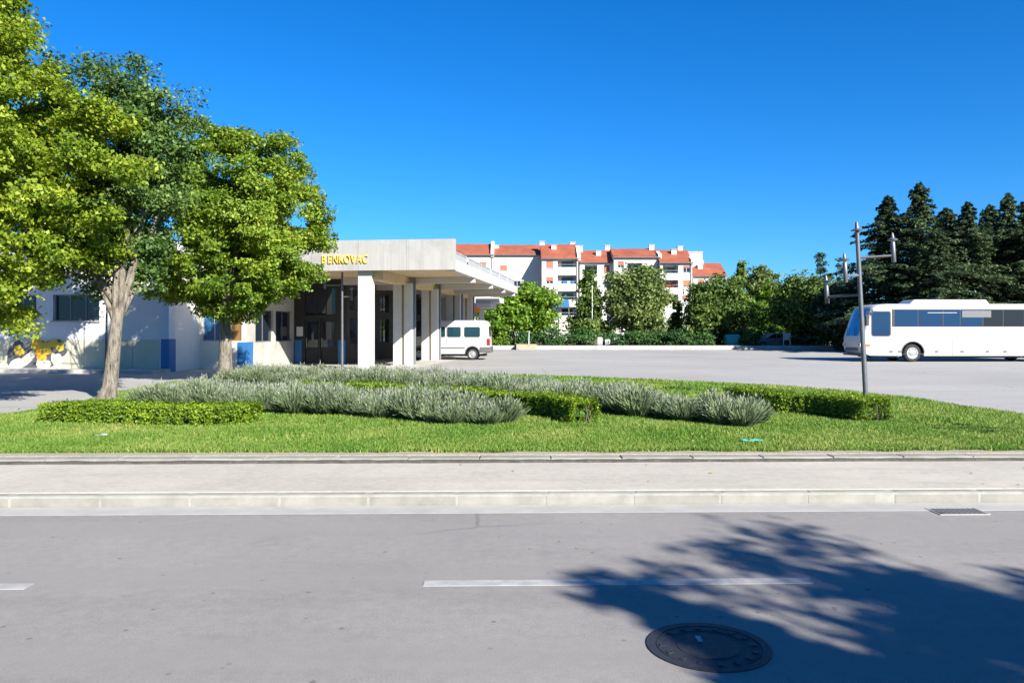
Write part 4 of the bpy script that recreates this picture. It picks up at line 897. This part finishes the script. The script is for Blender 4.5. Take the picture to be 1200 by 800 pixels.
MB().box(-1.3, 1.3, 0, 3, 0, gz(296, 148)).build('wall', m_white2, tb_); MB().box(-1.4, 1.4, -.1, 3.1, gz(296, 148), gz(294.5, 148)).build('coping', m_conc, tb_)
aw = empty('shop_awning', (gx(658, 137.6), 137.6, 0)); tag(aw, 'blue awning on posts at the foot of the projecting flats', 'awning')
MB().add([(-1.4, 0, 5.9), (1.4, 0, 5.9), (1.4, 2.2, 7.1), (-1.4, 2.2, 7.1), (-1.4, 0, 5.7), (1.4, 0, 5.7), (1.4, 2.2, 6.95), (-1.4, 2.2, 6.95)], [(0,1,2,3),(7,6,5,4),(0,4,5,1),(1,5,6,2),(2,6,7,3),(3,7,4,0)]).build('cover', m_blue, aw, fix=True)
for sx in (-1.3, 1.3): MB().box(sx-.06, sx+.06, .1, .22, 0, 5.85).build('post', m_frame, aw)

# ---------------------------------------------------------------- hedges, lavender, grass
def resample(pts, step):
    P = np.array(pts, float); out = []
    Q = []
    for i in range(len(P)-1):
        p0 = P[max(i-1, 0)]; p1 = P[i]; p2 = P[i+1]; p3 = P[min(i+2, len(P)-1)]
        for t in np.linspace(0, 1, 24, endpoint=False): Q.append(.5*((2*p1)+(-p0+p2)*t+(2*p0-5*p1+4*p2-p3)*t*t+(-p0+3*p1-3*p2+p3)*t**3))
    Q.append(P[-1]); Q = np.array(Q); s = np.concatenate([[0], np.cumsum(np.linalg.norm(np.diff(Q, axis=0), axis=1))])
    u = np.arange(0, s[-1], step); xy = np.stack([np.interp(u, s, Q[:, k]) for k in range(2)], 1)
    tg = np.gradient(xy, axis=0); tg /= np.linalg.norm(tg, axis=1, keepdims=True); return xy, tg
def hedge(label, pts, wd, ht, seed, dens=6500):
    rg = np.random.default_rng(seed); xy, tg = resample(pts, .02); L_ = len(xy)*.02; n = int(L_*dens)
    i = rg.integers(0, len(xy), n); u = rg.uniform(-1, 1, n); v = rg.uniform(0, 1, n)
    # points crowd the outer skin of a rounded box, single plants 0.3 m apart give a bumpy top
    face = rg.uniform(0, 1, n); lat = np.where(face < .45, u, np.sign(u)*rg.uniform(.8, 1.04, n)); z = np.where(face < .45, rg.uniform(.85, 1.04, n), .12 + v*.9)
    inner = rg.uniform(0, 1, n) < .2; lat = np.where(inner, u*.9, lat); z = np.where(inner, .1 + v*.85, z)
    s = i*.02; plant = np.sin(s*2*np.pi/.3 + 1.3*np.sin(s*1.7)); bump_ = 1 + .05*plant + .05*np.sin(s*2.3+seed) + .03*rg.normal(size=n)
    lat = lat*(1 + .07*plant)*(1 - .12*np.abs(z-.5)*(z > .8))
    low = (z < .42) & (plant < -.2) & (rg.uniform(0, 1, n) < .75)
    nn = np.stack([-tg[i, 1], tg[i, 0]], 1); p = xy[i] + nn*(lat*wd/2)[:, None] + rg.normal(size=(n, 2))*.018
    end = (L_ - s) < .1
    P = np.column_stack([p, LAWNZ + z*bump_*ht + rg.normal(size=n)*.012])[~low]
    N = unit(np.column_stack([nn*(lat*.7)[:, None], np.where(z > .8, .9, .3)]) + rg.normal(size=(n, 3))*.5)[~low]
    o = empty('box_hedge', (xy[0][0], xy[0][1], LAWNZ)); P -= np.array([xy[0][0], xy[0][1], LAWNZ])
    V, Fq = leaves(P, N, .044, rg, .7); link('foliage', np_mesh('foliage', V, Fq, m_box), o)
    b = MB()
    for k in range(0, len(xy), 15):
        for q in range(3):
            c_ = xy[k] - xy[0] + rg.normal(size=2)*wd*.15; b.tube([(c_[0], c_[1], -.03), (c_[0]+rg.normal()*.05, c_[1]+rg.normal()*.05, ht*.8)], [.014, .006], 5)
    b.build('stems', m_bark2, o)['kind'] = 'stuff'
    # leafy body inside the skin
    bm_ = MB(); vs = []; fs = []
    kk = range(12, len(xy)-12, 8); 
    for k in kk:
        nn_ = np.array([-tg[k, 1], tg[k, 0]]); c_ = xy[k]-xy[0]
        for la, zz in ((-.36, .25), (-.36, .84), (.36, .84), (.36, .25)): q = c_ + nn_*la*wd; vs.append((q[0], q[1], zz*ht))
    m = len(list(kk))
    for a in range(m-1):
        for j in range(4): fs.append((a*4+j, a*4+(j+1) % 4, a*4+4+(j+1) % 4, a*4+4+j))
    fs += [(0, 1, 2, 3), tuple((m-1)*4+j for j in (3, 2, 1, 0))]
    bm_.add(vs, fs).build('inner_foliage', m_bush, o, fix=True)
    tag(o, label, 'hedge', 'clipped box hedges on the lawn')
hedge('straight clipped box hedge in front of the linden trunks', [gp(60, 494), gp(180, 496.5), gp(300, 498)], .7, .37, 61)
hedge('curving box hedge running between the two lavender beds', [gp(688, 496), gp(640, 488), (-.1, 17.0), (-2.5, 18.8), (-5.5, 20.2)], .62, .44, 62, 5200)
hedge('curving box hedge beside the lawn street lamp', [gp(1030, 495), gp(965, 486), (5.75, 17.2), (5.2, 18.6)], .62, .42, 63, 5200)
def lav_mesh(seed):
    rg = np.random.default_rng(seed); n = 950; a = rg.uniform(0, 6.28, n); sp = rg.uniform(0, 1, n)**.7*.95; ln = rg.uniform(.36, .6, n)*(1 - .22*sp)
    d = unit(np.stack([np.cos(a)*sp, np.sin(a)*sp, np.ones(n)*.9], 1)); base = np.stack([np.cos(a)*sp*.14, np.sin(a)*sp*.14, np.zeros(n)], 1)
    tip = base + d*ln[:, None] + rg.normal(size=(n, 3))*.045; s = unit(np.cross(d, rg.normal(size=(n, 3))))*.010
    mid = base + d*(ln*.6)[:, None]
    V = np.stack([base - s*.6, base + s*.6, mid + s, tip + s*.35, tip - s*.35, mid - s], 1).reshape(-1, 3); Fq = np.arange(6*n).reshape(n, 6)
    me = np_mesh('lavender_bush', V, Fq, m_lav)
    # short leaves through the lower body
    return me
def lav_flower_mesh(seed):
    rg = np.random.default_rng(seed); n = 90; a = rg.uniform(0, 6.28, n); sp = rg.uniform(0, 1, n)**.6*.8; d = unit(np.stack([np.cos(a)*sp, np.sin(a)*sp, np.ones(n)*.9], 1))
    p = d*rg.uniform(.52, .68, n)[:, None]*(1-.18*sp)[:, None]; V1, F1 = [], []
    s = unit(np.cross(d, rg.normal(size=(n, 3))))*.012; e = d*.045
    V = np.stack([p - e, p + s, p + e, p - s], 1).reshape(-1, 3); return np_mesh('flower_spikes', V, np.arange(4*n).reshape(n, 4), m_lavf)
LM = [lav_mesh(70+i) for i in range(5)]; LF = [lav_flower_mesh(80+i) for i in range(3)]
def lavender(label, near, width, seed, step=.34, hs=1.0):
    rgp = random.Random(seed); xy, tg = resample(near, step); o = empty('lavender_bed', (xy[0][0], xy[0][1], LAWNZ)); tag(o, label, 'lavender bed', 'silvery lavender beds on the lawn')
    for i in range(len(xy)):
        wd = width(i/(len(xy)-1)); rows = max(1, round(wd/.42)); nn = np.array([-tg[i, 1], tg[i, 0]])
        for r in range(rows):
            lt = (r - (rows-1)/2)*.42 + rgp.uniform(-.1, .1); p = xy[i] + nn*lt + tg[i]*rgp.uniform(-.1, .1) - xy[0]; s = rgp.uniform(.72, 1.22)*hs
            k = rgp.randrange(5); bu = link('lavender_bush', LM[k], o, (p[0], p[1], -.02), rgp.uniform(0, 6.28), (s*1.05, s*1.05, s*rgp.uniform(.88, 1.1)))
            link('flower_spikes', LF[rgp.randrange(3)], bu)['kind'] = 'stuff'
lavender('silvery lavender bed sweeping behind the straight box hedge', [(-.35, 14.9), (-1.4, 15.6), (-3.2, 17.0), (-5.4, 18.0), (-8.3, 18.9)], lambda t: .9 + 1.1*math.sin(min(1, t*1.4)*1.57), 91, .34, .88)
lavender('long silvery lavender bed running back towards the station columns', [(4.35, 14.75), (3.5, 15.7), (2.3, 17.6), (.4, 20.4), (-2.6, 23.2), (-6.2, 25.4), (-8.8, 26.4)], lambda t: .75 + 1.2*math.sin(min(1, t*1.5)*1.57), 92, .36, .9)
# grass
rg = np.random.default_rng(99); n = 420000
d = 1/(rg.uniform(1/32.5, 1/11.5, n)); xx = rg.uniform(-.72, .72, n)*d
big = rg.uniform(0, 1, n) < .12; d = np.where(big, rg.uniform(11.5, 16, n), d); xx = np.where(big, rg.uniform(-14, 14, n), xx)
edge_ = 11.56 + SY*xx + .05*np.sin(xx*3.1) + .04*np.sin(xx*7.7)
P = np.stack([xx, d], 1); ok = inside(P, outl) & (d > edge_); P = P[ok]
bare = np.sin(P[:, 0]*.9+1.7*np.sin(P[:, 1]*.6))*np.sin(P[:, 1]*1.3 + .8*np.sin(P[:, 0])) > .84
keep = ~bare | (rg.uniform(0, 1, len(P)) < .22); P = P[keep]; n = len(P)
h = rg.uniform(.035, .075, n)*(1 + .3*np.sin(P[:, 0]*1.7)*np.sin(P[:, 1]*2.1)); a = rg.uniform(0, 6.28, n); wdt = .006 + .0006*P[:, 1]
lean = rg.normal(size=(n, 2))*.03
V = np.stack([np.column_stack([P[:, 0]-np.cos(a)*wdt, P[:, 1]-np.sin(a)*wdt, np.full(n, LAWNZ-.004)]), np.column_stack([P[:, 0]+np.cos(a)*wdt, P[:, 1]+np.sin(a)*wdt, np.full(n, LAWNZ-.004)]), np.column_stack([P[:, 0]+lean[:, 0], P[:, 1]+lean[:, 1], LAWNZ+h])], 1).reshape(-1, 3)
tag(link('grass', np_mesh('grass', V, np.arange(3*n).reshape(n, 3), m_blade)), 'bright short mown grass covering the lawn island', 'grass', kind='stuff')

# fallen leaves scattered on the lawn and footway
rg = np.random.default_rng(123); n = 900; xx = rg.uniform(-11, 11, n); yy = 9.3 + rg.uniform(0, 1, n)**.7*9
onw = yy < 11.0; ok = (onw & (rg.uniform(0, 1, n) < .25)) | (yy > 11.7); xx, yy, onw = xx[ok], yy[ok], onw[ok]
zz = np.where(onw, WALKZ + .004, LAWNZ + rg.uniform(.03, .06, len(xx)))
V, Fq = leaves(np.column_stack([xx, yy, zz]), unit(np.column_stack([rg.normal(size=(len(xx), 2))*.3, np.ones(len(xx))])), .055, rg, .7, .06)
tag(link('fallen_leaves', np_mesh('fallen_leaves', V, Fq, m_fallen)), 'small dry yellow brown leaves scattered over lawn and footway', 'leaves', kind='stuff')
# ---------------------------------------------------------------- small things on the road and lawn
mx_, my_ = gp(830, 757, 0)
mh = empty('manhole_cover', (mx_, my_, 0)); tag(mh, 'round cast iron manhole cover in the road, in tree shade', 'manhole cover')
MB().lathe([(.385, -.02), (.385, .008), (.33, .008), (.33, -.02)], 48).build('frame', m_iron, mh, smooth=30)
cv = MB().lathe([(.322, -.02), (.322, .006), (.25, .007), (.245, .003), (.2, .003), (.195, .007), (.1, .007)], 48).build('cover', m_iron, mh, smooth=30)
for k in range(16):
    a = 2*math.pi*k/16; MB().box(-.02, .02, -.014, .014, .0, .012, 0, Matrix.Rotation(a, 4, 'Z') @ Matrix.Translation((.285, 0, 0))).build('stud', m_iron, cv)
MB().box(-.05, -.02, .06, .14, .0, .014).build('lifting_lug', m_rail, cv)
gx_, gy_ = gp(1120, 597.5, .01)
dg_ = empty('drain_grate', (gx_, gy_ - .03, .007), YAW); tag(dg_, 'small slotted iron drain grate set in the gutter beside the kerb', 'drain grate')
b = MB(); b.box(-.275, .275, -.155, -.14, -.01, .003); b.box(-.275, .275, .14, .155, -.01, .003); b.box(-.275, -.26, -.14, .14, -.01, .0025); b.box(.26, .275, -.14, .14, -.01, .0025); b.build('frame', m_gutter, dg_)
MB().box(-.26, .26, -.14, .14, -.004, -.001).build('dark_slot_plate', m_black, dg_)  # thin black plate, painting the darkness seen through the slots
br = MB().add([(.03, -.14, 0), (.044, -.14, 0), (-.03, .14, 0), (-.044, .14, 0), (.03, -.14, .002), (.044, -.14, .002), (-.03, .14, .002), (-.044, .14, .002)], [(0,3,2,1),(4,5,6,7),(0,1,5,4),(1,2,6,5),(2,3,7,6),(3,0,4,7)]).mesh('bar', m_gutter)
for k in range(9): link('bar', br, dg_, (-.215 + k*.056, 0, 0))
def rag(label, px, py, mat, L_, W_, seed):
    x, y = gp(px, py); rg = random.Random(seed); b = MB(); n = 6; vs = []; fs = []
    for i in range(n):
        for j in range(4): vs.append(((i/(n-1)-.5)*L_ + rg.uniform(-.02, .02), (j/3-.5)*W_ + rg.uniform(-.015, .015), .03 + rg.uniform(0, .045)))
    for i in range(n-1):
        for j in range(3): fs.append((i*4+j, i*4+4+j, i*4+5+j, i*4+1+j))
    o = b.add(vs, fs).build('plastic_scrap', mat, smooth=60); o.location = (x, y, LAWNZ); md = o.modifiers.new('thick', 'SOLIDIFY'); md.thickness = .004; tag(o, label, 'litter')
rag('crumpled teal plastic scrap on the grass near the lawn kerb', 880, 519, m_teal, .36, .16, 1)
rag('pale blue plastic scrap on the grass before the straight hedge', 118, 513, m_blue2, .2, .1, 2)
